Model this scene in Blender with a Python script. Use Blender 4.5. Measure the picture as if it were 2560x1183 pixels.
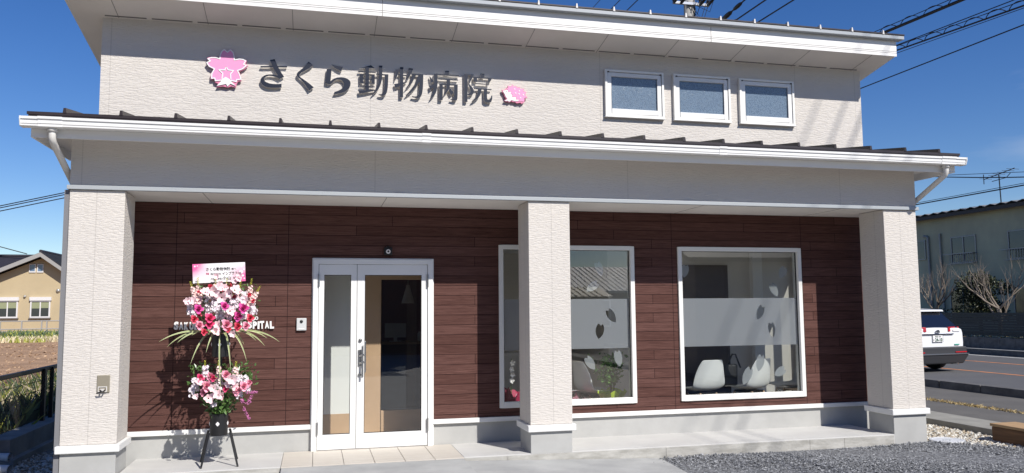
import bpy, bmesh, math, random
from mathutils import Vector, Matrix
from mathutils.geometry import tessellate_polygon
R = math.radians
random.seed(7)
sc = bpy.context.scene
for o in list(bpy.data.objects):
    bpy.data.objects.remove(o)

# ------------------------------------------------------------------ camera
F, PITCH, YAW, ROLL = 1999.2, .0903, .2419, -.0084
CAM = Vector((2.6505, -8.3513, 1.5289))
fw = Vector((math.sin(YAW) * math.cos(PITCH), math.cos(YAW) * math.cos(PITCH), math.sin(PITCH)))
rt = Vector((math.cos(YAW), -math.sin(YAW), 0))
up = rt.cross(fw)
rt, up = math.cos(ROLL) * rt + math.sin(ROLL) * up, -math.sin(ROLL) * rt + math.cos(ROLL) * up
cd = bpy.data.cameras.new('camera')
co = bpy.data.objects.new('camera', cd)
sc.collection.objects.link(co)
m3 = Matrix((rt, up, -fw)).transposed()
co.matrix_world = Matrix.Translation(CAM) @ m3.to_4x4()
cd.sensor_width = 36
cd.lens = F / 2560 * 36
cd.clip_start = .05
cd.clip_end = 1500
sc.camera = co


def ray(u, v):
    return fw + rt * ((u - 1280) / F) - up * ((v - 591.5) / F)


def on(ax, val, u, v):
    d = ray(u, v)
    i = 'xyz'.index(ax)
    return CAM + d * ((val - CAM[i]) / d[i])


# ------------------------------------------------------------------ light
SUN = Vector((-.49, 1, -1.02)).normalized()
w = bpy.data.worlds.new('World')
sc.world = w
w.use_nodes = True
nt = w.node_tree
sky = nt.nodes.new('ShaderNodeTexSky')
sky.sky_type = 'NISHITA'
sky.sun_disc = False
sky.sun_elevation = math.asin(-SUN.z)
sky.sun_rotation = R(153.9)
sky.air_density = .9
sky.dust_density = .05
sky.ozone_density = 2.6
bg = nt.nodes['Background']
bg.inputs['Strength'].default_value = .097
# a few thin clouds, part of the sky itself
tc = nt.nodes.new('ShaderNodeTexCoord')
mp = nt.nodes.new('ShaderNodeMapping')
mp.inputs['Scale'].default_value = (2.2, 2.2, 9)
mp.inputs['Location'].default_value = (.35, .1, .25)
ns = nt.nodes.new('ShaderNodeTexNoise')
ns.inputs['Scale'].default_value = 1.7
ns.inputs['Detail'].default_value = 6
rp = nt.nodes.new('ShaderNodeMapRange')
rp.inputs['From Min'].default_value = .58
rp.inputs['From Max'].default_value = .82
rp.inputs['To Max'].default_value = .55
mx = nt.nodes.new('ShaderNodeMix')
mx.data_type = 'RGBA'
mx.inputs['B'].default_value = (6.5, 7.0, 7.8, 1)
hs = nt.nodes.new('ShaderNodeHueSaturation')
hs.inputs['Saturation'].default_value = 1.32
hs.inputs['Hue'].default_value = .514
nt.links.new(tc.outputs['Generated'], mp.inputs['Vector'])
nt.links.new(mp.outputs[0], ns.inputs['Vector'])
nt.links.new(ns.outputs[0], rp.inputs['Value'])
sx = nt.nodes.new('ShaderNodeSeparateXYZ')
nt.links.new(tc.outputs['Generated'], sx.inputs[0])
cm_ = nt.nodes.new('ShaderNodeMapRange')          # the clouds lie low in the east
cm_.inputs['From Min'].default_value = .62
cm_.inputs['From Max'].default_value = .80
nt.links.new(sx.outputs[0], cm_.inputs['Value'])
cmu = nt.nodes.new('ShaderNodeMath')
cmu.operation = 'MULTIPLY'
nt.links.new(rp.outputs[0], cmu.inputs[0])
nt.links.new(cm_.outputs[0], cmu.inputs[1])
nt.links.new(cmu.outputs[0], mx.inputs['Factor'])
nt.links.new(sky.outputs[0], hs.inputs['Color'])
nt.links.new(hs.outputs[0], mx.inputs['A'])
nt.links.new(mx.outputs['Result'], bg.inputs['Color'])
sl = bpy.data.lights.new('sun', 'SUN')
sl.energy = 5.0
sl.angle = R(.53)
sl.color = (1, .955, .89)
so = bpy.data.objects.new('sun', sl)
sc.collection.objects.link(so)
so.rotation_euler = SUN.to_track_quat('-Z', 'Y').to_euler()
so.location = (12, -20, 22)
sc.view_settings.view_transform = 'Standard'
sc.view_settings.look = 'None'
sc.view_settings.exposure = .16
sc.view_settings.gamma = 1


# ------------------------------------------------------------------ helpers
class MB:
    def __init__(s):
        s.v, s.f, s.m = [], [], []

    def face(s, pts, m=0):
        n = len(s.v)
        s.v += [tuple(p) for p in pts]
        s.f.append(tuple(range(n, n + len(pts))))
        s.m.append(m)

    def mesh(s, pts, faces, m=0):
        n = len(s.v)
        s.v += [tuple(p) for p in pts]
        for f in faces:
            s.f.append(tuple(i + n for i in f))
            s.m.append(m)

    def box(s, x0, x1, y0, y1, z0, z1, m=0):
        s.mesh([(x, y, z) for z in (z0, z1) for y in (y0, y1) for x in (x0, x1)],
               [(0, 2, 3, 1), (4, 5, 7, 6), (0, 1, 5, 4), (2, 6, 7, 3), (0, 4, 6, 2), (1, 3, 7, 5)], m)
        return s

    def hexa(s, p, m=0):      # 8 points, same order as box
        s.mesh(p, [(0, 2, 3, 1), (4, 5, 7, 6), (0, 1, 5, 4), (2, 6, 7, 3), (0, 4, 6, 2), (1, 3, 7, 5)], m)
        return s

    def tube(s, path, r, n=8, m=0, caps=True):
        path = [Vector(p) for p in path]
        k = len(path)
        rr = r if isinstance(r, (list, tuple)) else [r] * k
        ref = None
        pts = []
        for i, p in enumerate(path):
            t = (path[min(i + 1, k - 1)] - path[max(i - 1, 0)])
            t = t.normalized() if t.length > 1e-9 else Vector((0, 0, 1))
            if ref is None:
                ref = Vector((0, 0, 1)) if abs(t.z) < .9 else Vector((1, 0, 0))
            a = t.cross(ref)
            if a.length < 1e-6:
                a = t.orthogonal()
            a.normalize()
            b = t.cross(a)
            ref = -b if False else (a.cross(t))
            for j in range(n):
                q = 2 * math.pi * j / n
                pts.append(p + (a * math.cos(q) + b * math.sin(q)) * rr[i])
        fs = []
        for i in range(k - 1):
            for j in range(n):
                j2 = (j + 1) % n
                fs.append((i * n + j, i * n + j2, (i + 1) * n + j2, (i + 1) * n + j))
        if caps:
            fs.append(tuple(range(n - 1, -1, -1)))
            fs.append(tuple((k - 1) * n + j for j in range(n)))
        s.mesh(pts, fs, m)
        return s

    def lathe(s, prof, c=(0, 0, 0), n=20, m=0, ph=0, cap=True):
        pts = []
        for r, z in prof:
            for j in range(n):
                q = 2 * math.pi * j / n + ph
                pts.append((c[0] + r * math.cos(q), c[1] + r * math.sin(q), c[2] + z))
        fs = []
        k = len(prof)
        for i in range(k - 1):
            for j in range(n):
                j2 = (j + 1) % n
                fs.append((i * n + j, i * n + j2, (i + 1) * n + j2, (i + 1) * n + j))
        if cap:
            fs.append(tuple(range(n - 1, -1, -1)))
            fs.append(tuple((k - 1) * n + j for j in range(n)))
        s.mesh(pts, fs, m)
        return s

    def slab(s, poly, y0, y1, m=0, ms=None):
        """poly: list of (x,z); extruded between y0 (front) and y1 (back)."""
        ms = m if ms is None else ms
        if sum(poly[i - 1][0] * poly[i][1] - poly[i][0] * poly[i - 1][1] for i in range(len(poly))) < 0:
            poly = poly[::-1]
        s.face([(x, y0, z) for x, z in poly], m)
        s.face([(x, y1, z) for x, z in poly[::-1]], ms)
        n = len(poly)
        for i in range(n):
            a, b = poly[i], poly[(i + 1) % n]
            s.face([(a[0], y0, a[1]), (a[0], y1, a[1]), (b[0], y1, b[1]), (b[0], y0, b[1])], ms)
        return s

    def ring(s, x0, x1, z0, z1, t, y0, y1, m=0, tb=None, tt=None):
        """rectangular frame in the xz plane"""
        tb = t if tb is None else tb
        tt = t if tt is None else tt
        s.box(x0, x0 + t, y0, y1, z0, z1, m)
        s.box(x1 - t, x1, y0, y1, z0, z1, m)
        s.box(x0 + t, x1 - t, y0, y1, z1 - tt, z1, m)
        s.box(x0 + t, x1 - t, y0, y1, z0, z0 + tb, m)
        return s

    def build(s, name, mats, parent=None, org=None, smooth=False, bevel=0, merge=False, seg=2):
        me = bpy.data.meshes.new(name)
        if org is None:
            org = (0, 0, 0)
            if parent is not None:
                q = parent
                while q.parent is not None:
                    q = q.parent
                org = q.get('_o', (0, 0, 0))
        ox, oy, oz = org
        me.from_pydata([(x - ox, y - oy, z - oz) for x, y, z in s.v], [], s.f)
        mats = mats if isinstance(mats, (list, tuple)) else [mats]
        for q in mats:
            me.materials.append(q)
        me.polygons.foreach_set('material_index', s.m)
        if bevel or merge:
            b = bmesh.new()
            b.from_mesh(me)
            bmesh.ops.remove_doubles(b, verts=b.verts, dist=1e-5)
            if bevel:
                es = [e for e in b.edges if len(e.link_faces) == 2 and e.calc_face_angle(0) > R(30)]
                bmesh.ops.bevel(b, geom=es, offset=bevel, segments=seg, profile=.5, affect='EDGES')
            b.to_mesh(me)
            b.free()
        if smooth:
            me.polygons.foreach_set('use_smooth', [True] * len(me.polygons))
        me.update()
        o = bpy.data.objects.new(name, me)
        sc.collection.objects.link(o)
        if parent is not None:
            o.parent = parent
        elif org != (0, 0, 0):
            o.location = org
        return o


def tag(o, label=None, cat=None, group=None, kind=None):
    if label:
        o['label'] = label
    if cat:
        o['category'] = cat
    if group:
        o['group'] = group
    if kind:
        o['kind'] = kind
    return o


def thing(name, label, cat, loc=(0, 0, 0), group=None, rz=0):
    o = bpy.data.objects.new(name, None)
    sc.collection.objects.link(o)
    o.empty_display_size = .1
    o.location = loc
    o.rotation_euler = (0, 0, rz)
    o['_o'] = tuple(loc)
    return tag(o, label, cat, group)


def local(name, label, cat, group=None):     # a thing whose parts are modelled round its own origin
    o = thing(name, label, cat, (0, 0, 0), group)
    return o


def dup(root, loc, rz=0, label=None, scale=None):
    r = root.copy()
    sc.collection.objects.link(r)
    r.location = loc
    r.rotation_euler = (0, 0, rz)
    if scale:
        r.scale = scale
    if label:
        r['label'] = label
    for ch in list(root.children):
        c = ch.copy()
        sc.collection.objects.link(c)
        c.parent = r
        for g in ch.children:
            d = g.copy()
            sc.collection.objects.link(d)
            d.parent = c
    return r


def text_mesh(body, size, ext, off=0.0, width=None, sp=1.0):
    c = bpy.data.curves.new('text', 'FONT')
    c.body = body
    c.size = size
    c.extrude = ext
    c.offset = off
    c.space_character = sp
    o = bpy.data.objects.new('text', c)
    sc.collection.objects.link(o)
    bpy.context.view_layer.update()
    me = bpy.data.meshes.new_from_object(o.evaluated_get(bpy.context.evaluated_depsgraph_get()))
    bpy.data.objects.remove(o)
    bpy.data.curves.remove(c)
    return me


def put_text(name, body, mats, parent, x, y, z, size=.1, ext=.001, off=0., width=None, height=None, shear=0., sp=1.0, tilt=0.):
    """lettering standing in the xz plane at depth y, lower left corner (x,z)"""
    me = text_mesh(body, size, ext, off, sp=sp)
    me.name = name
    if len(me.vertices) == 0:
        return None
    xs = [v.co.x for v in me.vertices]
    ys = [v.co.y for v in me.vertices]
    sx = width / (max(xs) - min(xs)) if width else 1
    sy = height / (max(ys) - min(ys)) if height else sx
    ox, oy, oz = (parent.get('_o', (0, 0, 0)) if parent and parent.parent is None else (0, 0, 0))
    if parent and parent.parent is not None:
        ox, oy, oz = parent.parent.get('_o', (0, 0, 0))
    mnx, mny = min(xs), min(ys)
    ct, st_ = math.cos(tilt), math.sin(tilt)
    for v in me.vertices:
        a, b, c = (v.co.x - mnx) * sx, (v.co.y - mny) * sy, v.co.z
        a, b = a * ct - b * st_, a * st_ + b * ct
        v.co = (x + a - ox, y - c - oy, z + b - oz)
    me.materials.clear()
    for q in (mats if isinstance(mats, (list, tuple)) else [mats]):
        me.materials.append(q)
    if len(me.materials) > 1:
        for p in me.polygons:
            p.material_index = 0 if p.normal.y < -.7 else 1
    o = bpy.data.objects.new(name, me)
    sc.collection.objects.link(o)
    o.parent = parent
    return o


# ------------------------------------------------------------------ materials
def nodes(name):
    m = bpy.data.materials.new(name)
    m.use_nodes = True
    t = m.node_tree
    return m, t, t.nodes['Principled BSDF']


def N(t, typ, **k):
    n = t.nodes.new(typ)
    for a, b in k.items():
        if a in n.inputs.keys():
            n.inputs[a].default_value = b
        else:
            setattr(n, a, b)
    return n


def coord(t, scale=(1, 1, 1), world=True):
    mpn = t.nodes.new('ShaderNodeMapping')
    mpn.inputs['Scale'].default_value = scale
    if world:
        g = t.nodes.new('ShaderNodeNewGeometry')
        t.links.new(g.outputs['Position'], mpn.inputs['Vector'])
    else:
        g = t.nodes.new('ShaderNodeTexCoord')
        t.links.new(g.outputs['Object'], mpn.inputs['Vector'])
    return mpn.outputs[0]


def mat(name, col, rough=.6, metal=0., spec=.5, var=None, bump=None, col2=None, world=True, coat=0., sheen=0., trans=0., vr=(.35, .65)):
    """var=(scale3, amount): colour noise toward col2;  bump=(scale3, strength, distance, detail)"""
    m, t, b = nodes(name)
    b.inputs['Base Color'].default_value = (*col, 1)
    b.inputs['Roughness'].default_value = rough
    b.inputs['Metallic'].default_value = metal
    b.inputs['Specular IOR Level'].default_value = spec
    b.inputs['Coat Weight'].default_value = coat
    if trans:
        b.inputs['Transmission Weight'].default_value = trans
    if var:
        n = N(t, 'ShaderNodeTexNoise', Scale=1.0, Detail=5.0, Roughness=.6)
        t.links.new(coord(t, var[0], world), n.inputs['Vector'])
        r = N(t, 'ShaderNodeMapRange')
        r.inputs['From Min'].default_value = vr[0]
        r.inputs['From Max'].default_value = vr[1]
        r.inputs['To Max'].default_value = var[1]
        t.links.new(n.outputs[0], r.inputs[0])
        mxn = N(t, 'ShaderNodeMix', data_type='RGBA')
        mxn.inputs['A'].default_value = (*col, 1)
        c2 = col2 or tuple(c * .55 for c in col)
        mxn.inputs['B'].default_value = (*c2, 1)
        t.links.new(r.outputs[0], mxn.inputs['Factor'])
        t.links.new(mxn.outputs['Result'], b.inputs['Base Color'])
    if bump:
        n = N(t, 'ShaderNodeTexNoise', Scale=1.0, Detail=float(bump[3]), Roughness=.55)
        t.links.new(coord(t, bump[0], world), n.inputs['Vector'])
        bn = N(t, 'ShaderNodeBump', Strength=bump[1], Distance=bump[2])
        t.links.new(n.outputs[0], bn.inputs['Height'])
        t.links.new(bn.outputs[0], b.inputs['Normal'])
    return m


def joint_mask(t, axis, lst, eps):
    g = t.nodes.new('ShaderNodeNewGeometry')
    sp = t.nodes.new('ShaderNodeSeparateXYZ')
    t.links.new(g.outputs['Position'], sp.inputs[0])
    out = None
    for x in lst:
        c = N(t, 'ShaderNodeMath', operation='COMPARE')
        c.inputs[1].default_value = x
        c.inputs[2].default_value = eps
        t.links.new(sp.outputs[axis], c.inputs[0])
        if out is None:
            out = c.outputs[0]
        else:
            a = N(t, 'ShaderNodeMath', operation='MAXIMUM')
            t.links.new(out, a.inputs[0])
            t.links.new(c.outputs[0], a.inputs[1])
            out = a.outputs[0]
    return out


def siding(name, col, jx, jy=()):
    m, t, b = nodes(name)
    b.inputs['Roughness'].default_value = .75
    b.inputs['Specular IOR Level'].default_value = .25
    # chiselled horizontal relief
    n = N(t, 'ShaderNodeTexNoise', Scale=1.0, Detail=3.0, Roughness=.55, Distortion=.3)
    t.links.new(coord(t, (15, 15, 86)), n.inputs['Vector'])
    n2 = N(t, 'ShaderNodeTexNoise', Scale=1.0, Detail=2.0, Roughness=.5)
    t.links.new(coord(t, (90, 90, 170)), n2.inputs['Vector'])
    r = N(t, 'ShaderNodeMapRange')
    r.interpolation_type = 'SMOOTHSTEP'
    r.inputs['From Min'].default_value = .36
    r.inputs['From Max'].default_value = .58
    t.links.new(n.outputs[0], r.inputs[0])
    ad = N(t, 'ShaderNodeMath', operation='MULTIPLY_ADD')
    ad.inputs[1].default_value = .3
    t.links.new(n2.outputs[0], ad.inputs[0])
    t.links.new(r.outputs[0], ad.inputs[2])
    msk = joint_mask(t, 0, jx, .0045)
    if jy:
        mk2 = joint_mask(t, 1, jy, .0045)
        mm = N(t, 'ShaderNodeMath', operation='MAXIMUM')
        t.links.new(msk, mm.inputs[0])
        t.links.new(mk2, mm.inputs[1])
        msk = mm.outputs[0]
    bn = N(t, 'ShaderNodeBump', Strength=.48, Distance=.006)
    t.links.new(ad.outputs[0], bn.inputs['Height'])
    t.links.new(bn.outputs[0], b.inputs['Normal'])
    big = N(t, 'ShaderNodeTexNoise', Scale=1.0, Detail=3.0)
    t.links.new(coord(t, (1.2, 1.2, .6)), big.inputs['Vector'])
    mv = N(t, 'ShaderNodeMix', data_type='RGBA')
    mv.inputs['A'].default_value = (*col, 1)
    mv.inputs['B'].default_value = (*(c * .9 for c in col), 1)
    t.links.new(big.outputs[0], mv.inputs['Factor'])
    mj = N(t, 'ShaderNodeMix', data_type='RGBA')
    mj.inputs['B'].default_value = (*(c * .80 for c in col), 1)
    t.links.new(mv.outputs['Result'], mj.inputs['A'])
    t.links.new(msk, mj.inputs['Factor'])
    t.links.new(mj.outputs['Result'], b.inputs['Base Color'])
    return m


def timber_boards(name):
    m, t, b = nodes(name)
    b.inputs['Roughness'].default_value = .62
    b.inputs['Specular IOR Level'].default_value = .05
    g = t.nodes.new('ShaderNodeNewGeometry')
    sp = t.nodes.new('ShaderNodeSeparateXYZ')
    t.links.new(g.outputs['Position'], sp.inputs[0])
    cb = t.nodes.new('ShaderNodeCombineXYZ')
    t.links.new(sp.outputs[0], cb.inputs[0])
    zz = N(t, 'ShaderNodeMath', operation='ADD')
    zz.inputs[1].default_value = -1.805 + 30 * .1132
    t.links.new(sp.outputs[2], zz.inputs[0])
    t.links.new(zz.outputs[0], cb.inputs[1])
    br = N(t, 'ShaderNodeTexBrick', offset=.43, offset_frequency=3, squash=.72, squash_frequency=2)
    br.inputs['Scale'].default_value = 1
    br.inputs['Mortar Size'].default_value = .0028
    br.inputs['Mortar Smooth'].default_value = .15
    br.inputs['Brick Width'].default_value = 3.1
    br.inputs['Row Height'].default_value = .1132
    br.inputs['Color1'].default_value = (.086, .041, .034, 1)
    br.inputs['Color2'].default_value = (.116, .058, .049, 1)
    br.inputs['Mortar'].default_value = (.016, .009, .009, 1)
    t.links.new(cb.outputs[0], br.inputs['Vector'])
    # grain
    ng = N(t, 'ShaderNodeTexNoise', Scale=1.0, Detail=6.0, Roughness=.65, Distortion=.9)
    t.links.new(coord(t, (3.2, 1, 75)), ng.inputs['Vector'])
    rg = N(t, 'ShaderNodeMapRange')
    rg.inputs['From Min'].default_value = .3
    rg.inputs['From Max'].default_value = .7
    t.links.new(ng.outputs[0], rg.inputs[0])
    mg = N(t, 'ShaderNodeMix', data_type='RGBA', blend_type='MULTIPLY')
    mg.inputs['Factor'].default_value = .75
    t.links.new(br.outputs['Color'], mg.inputs['A'])
    cr = N(t, 'ShaderNodeMix', data_type='RGBA')
    cr.inputs['A'].default_value = (.5, .47, .47, 1)
    cr.inputs['B'].default_value = (1.5, 1.55, 1.58, 1)
    t.links.new(rg.outputs[0], cr.inputs['Factor'])
    t.links.new(cr.outputs['Result'], mg.inputs['B'])
    msk = joint_mask(t, 0, [2.36, 5.155, 6.965, 8.79, 1.2], .003)
    mj = N(t, 'ShaderNodeMix', data_type='RGBA')
    mj.inputs['B'].default_value = (.022, .012, .012, 1)
    t.links.new(mg.outputs['Result'], mj.inputs['A'])
    t.links.new(msk, mj.inputs['Factor'])
    t.links.new(mj.outputs['Result'], b.inputs['Base Color'])
    h = N(t, 'ShaderNodeMath', operation='MULTIPLY_ADD')
    h.inputs[1].default_value = -2.2
    t.links.new(br.outputs['Fac'], h.inputs[0])
    t.links.new(rg.outputs[0], h.inputs[2])
    bn = N(t, 'ShaderNodeBump', Strength=.5, Distance=.004)
    t.links.new(h.outputs[0], bn.inputs['Height'])
    t.links.new(bn.outputs[0], b.inputs['Normal'])
    return m


def glass(name, tint=(.82, .86, .85), refl=1.0, rough=0.0, k=1.0):
    m = bpy.data.materials.new(name)
    m.use_nodes = True
    t = m.node_tree
    t.nodes.clear()
    out = t.nodes.new('ShaderNodeOutputMaterial')
    tr = N(t, 'ShaderNodeBsdfTransparent')
    tr.inputs[0].default_value = (*tint, 1)
    gl = N(t, 'ShaderNodeBsdfGlossy')
    gl.inputs['Color'].default_value = (refl, refl, refl, 1)
    gl.inputs['Roughness'].default_value = rough
    fr = N(t, 'ShaderNodeFresnel')
    fr.inputs['IOR'].default_value = 1.52
    ml = N(t, 'ShaderNodeMath', operation='MULTIPLY')
    ml.use_clamp = True
    ml.inputs[1].default_value = 1.9 * k
    ms = t.nodes.new('ShaderNodeMixShader')
    t.links.new(fr.outputs[0], ml.inputs[0])
    geo = t.nodes.new('ShaderNodeNewGeometry')
    inv = N(t, 'ShaderNodeMath', operation='SUBTRACT')
    inv.inputs[0].default_value = 1
    t.links.new(geo.outputs['Backfacing'], inv.inputs[1])
    m2 = N(t, 'ShaderNodeMath', operation='MULTIPLY')
    t.links.new(ml.outputs[0], m2.inputs[0])
    t.links.new(inv.outputs[0], m2.inputs[1])
    t.links.new(m2.outputs[0], ms.inputs[0])
    t.links.new(tr.outputs[0], ms.inputs[1])
    t.links.new(gl.outputs[0], ms.inputs[2])
    t.links.new(ms.outputs[0], out.inputs[0])
    return m


def film(name, col, tr_amt=.25):
    m = bpy.data.materials.new(name)
    m.use_nodes = True
    t = m.node_tree
    t.nodes.clear()
    out = t.nodes.new('ShaderNodeOutputMaterial')
    d = N(t, 'ShaderNodeBsdfDiffuse')
    d.inputs[0].default_value = (*col, 1)
    tl = N(t, 'ShaderNodeBsdfTranslucent')
    tl.inputs[0].default_value = (.5, .52, .55, 1)
    tr = N(t, 'ShaderNodeBsdfTransparent')
    a = t.nodes.new('ShaderNodeMixShader')
    a.inputs[0].default_value = .4
    b = t.nodes.new('ShaderNodeMixShader')
    b.inputs[0].default_value = tr_amt
    t.links.new(d.outputs[0], a.inputs[1])
    t.links.new(tl.outputs[0], a.inputs[2])
    t.links.new(a.outputs[0], b.inputs[1])
    t.links.new(tr.outputs[0], b.inputs[2])
    t.links.new(b.outputs[0], out.inputs[0])
    return m


def leafmat(name, col, col2, rough=.5):
    m = mat(name, col, rough, var=((9, 9, 9), 1.0), col2=col2, world=False)
    return m


SIDE = (.668, .628, .580)
M = dict(
    upper=siding('pale stucco siding', SIDE, [.482, 3.245, 6.06, 8.80, 9.71]),
    col=siding('pale stucco siding on columns', SIDE, [.605, 5.155, 9.62], [.17]),
    beam=siding('pale stucco siding on beam', SIDE, [.465, 3.245, 6.06, 8.80]),
    brown=timber_boards('dark brown grained boards'),
    plinth=mat('grey plinth render', (.44, .44, .425), .8, var=((3, 3, 3), .25), bump=((90, 90, 90), .15, .003, 3)),
    white=mat('white trim metal', (.80, .80, .785), .42, var=((2, 2, 6), .12)),
    fascia=mat('white fascia board', (.82, .805, .775), .55, var=((3, 3, 20), .1), bump=((5, 5, 160), .15, .002, 3)),
    frame=mat('pale window frame aluminium', (.80, .795, .76), .4),
    trim=mat('pale grey trim metal', (.38, .405, .425), .4),
    soffit=mat('off white soffit board', (.83, .79, .74), .75, var=((2, 2, 2), .15)),
    roof=mat('dark brown roof steel', (.035, .026, .028), .42, var=((4, 4, 4), .4)),
    cap=mat('pale seam cap', (.62, .6, .57), .45),
    slit=mat('dark vent slit', (.17, .165, .16), .8),
    jline=mat('soffit joint shadow gap', (.33, .31, .29), .8),
    gutter=mat('white gutter vinyl', (.80, .795, .775), .38, var=((2, 2, 8), .1)),
    pipe=mat('pale downpipe vinyl', (.66, .64, .60), .4),
    glass=glass('clear window glass', (.93, .945, .94), k=1.3),
    film=film('frosted window film', (.52, .53, .575), .16),
    sticker=film('frosted petal sticker', (.50, .52, .54), .15),
    gasket=mat('dark window gasket', (.03, .03, .03), .6),
    steel=mat('brushed steel', (.5, .5, .49), .3, metal=1.0),
    chrome=mat('chrome', (.75, .75, .76), .12, metal=1.0),
    black=mat('black painted metal', (.012, .012, .013), .42),
    blackp=mat('black plastic', (.02, .02, .021), .5),
    navy=mat('dark navy acrylic', (.018, .022, .036), .35),
    lside=mat('pale letter edge', (.86, .85, .83), .4),
    pink=mat('pink acrylic', (.86, .33, .56), .4),
    pinkd=mat('deep pink acrylic', (.74, .24, .38), .45),
    pinkh=mat('hot pink acrylic', (.85, .13, .48), .4),
    wacr=mat('white acrylic', (.85, .84, .83), .35),
    inwall=mat('warm grey interior wall', (.80, .76, .70), .9, var=((2, 2, 2), .15)),
    inwhite=mat('white interior wall', (.90, .89, .87), .9),
    wood=mat('light oak', (.66, .44, .28), .5, var=((3, 30, 2), .5), col2=(.52, .33, .19)),
    woodd=mat('dark brown interior door', (.065, .042, .034), .45, var=((3, 3, 30), .5)),
    infloor=mat('pale interior floor', (.66, .61, .54), .5, var=((1, 6, 1), .4)),
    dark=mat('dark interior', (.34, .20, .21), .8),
    chair=mat('white moulded plastic', (.80, .80, .79), .35),
    bag=mat('black nylon bag', (.015, .015, .018), .6),
    card=mat('white card', (.8, .78, .77), .6),
)

# =================================================================== GROUND
def sheet(name, x0, x1, y0, y1, z, m, nx=1, ny=1, fz=None, drop=0):
    b = MB()
    pts, fs = [], []
    for j in range(ny + 1):
        for i in range(nx + 1):
            x = x0 + (x1 - x0) * i / nx
            y = y0 + (y1 - y0) * j / ny
            pts.append((x, y, fz(x, y) if fz else z))
    for j in range(ny):
        for i in range(nx):
            a = j * (nx + 1) + i
            fs.append((a, a + 1, a + nx + 2, a + nx + 1))
    b.mesh(pts, fs)
    if drop:
        for p, q in (((x0, y0), (x1, y0)), ((x1, y0), (x1, y1)), ((x1, y1), (x0, y1)), ((x0, y1), (x0, y0))):
            b.face([(p[0], p[1], z - drop), (q[0], q[1], z - drop), (q[0], q[1], z), (p[0], p[1], z)])
    return tag(b.build(name, m), kind='structure')


m_earth = mat('dry earth', (.16, .115, .075), .95, var=((1.5, 1.5, 1.5), .6), bump=((12, 12, 12), .6, .03, 5))
m_field = mat('ploughed brown field', (.40, .25, .145), .95, var=((.5, 1.6, 1), .75), col2=(.24, .145, .085), bump=((5, 9, 5), .8, .08, 6))
m_asph = mat('road asphalt', (.105, .105, .108), .85, var=((.8, .8, .8), .5), col2=(.075, .075, .078), bump=((120, 120, 120), .5, .004, 3))
m_path = mat('worn pavement asphalt', (.125, .118, .108), .9, var=((1.5, 1.5, 1.5), .7), col2=(.085, .08, .073), bump=((90, 90, 90), .6, .006, 4))
m_conc = mat('pale concrete apron', (.42, .425, .415), .85, var=((1.9, 2.6, 1.3), .8), col2=(.29, .295, .295), bump=((60, 60, 60), .2, .003, 4))
m_slab = mat('smooth pale porch concrete', (.55, .545, .525), .8, var=((1.8, 2.4, 1.8), .6), col2=(.44, .437, .425), bump=((50, 50, 50), .15, .002, 4))
m_edge = mat('rough concrete edge', (.50, .49, .455), .9, var=((4, 6, 16), .9), col2=(.31, .30, .27), bump=((30, 30, 30), .6, .006, 5))
m_block = mat('weathered concrete', (.30, .30, .29), .9, var=((4, 4, 4), .7), col2=(.17, .17, .165), bump=((40, 40, 40), .4, .005, 4))
m_kerb = mat('dark kerb concrete', (.15, .145, .14), .9, var=((5, 5, 8), .8), col2=(.07, .068, .066), bump=((40, 40, 40), .4, .005, 4))
m_gbase = mat('dark crushed stone bed', (.25, .256, .268), .95, var=((26, 26, 26), .9), col2=(.04, .043, .048), bump=((55, 55, 55), 1.0, .02, 5), vr=(.4, .6))
m_wbase = mat('pale pebble bed', (.33, .30, .25), .95, var=((30, 30, 30), .9), col2=(.10, .09, .075), bump=((40, 40, 40), 1.0, .02, 4), vr=(.4, .6))
m_orange = mat('orange road paint', (.62, .24, .09), .8, var=((6, 6, 6), .6), col2=(.22, .13, .09))
m_wpaint = mat('white road paint', (.66, .66, .64), .8, var=((6, 6, 6), .5), col2=(.3, .3, .3))

sheet('ground', -400, 500, -400, 600, -.55, m_earth)
sheet('side_yard', -6, .3, -12, 14, -.43, m_wbase)
sheet('gravel_lot', .3, 10.95, -2.4, 9, -.125, m_gbase)
sheet('bounce_lot', -14, 14.4, -60, -2.4, -.14, mat('pale light bounce gravel', (.56, .50, .42), .95, var=((3, 3, 3), .4)))  # unseen lot ahead, made pale and warm to bounce light onto walls and soffits
sheet('field', -40, -1.9, 9, 75, -.4, m_field, 20, 40, lambda x, y: -.42 + max(0, min(1, (y - 14) / 27)) * .86 + .03 * math.sin(y * 2.3) * math.sin(x * .9))
sheet('road', 14.68, 24.2, -90, 160, -.115, m_asph, drop=.3)
sheet('pavement', 11.57, 14.5, -90, 160, -.075, m_path, drop=.3)
for nm, x, w_, mm_ in (('road_centre_line', 18.65, .15, m_orange), ('road_turn_line', 21.5, .15, m_orange), ('road_edge_line', 23.82, .15, m_wpaint)):
    sheet(nm, x - w_ / 2, x + w_ / 2, -90, 160, -.111, mm_)

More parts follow.
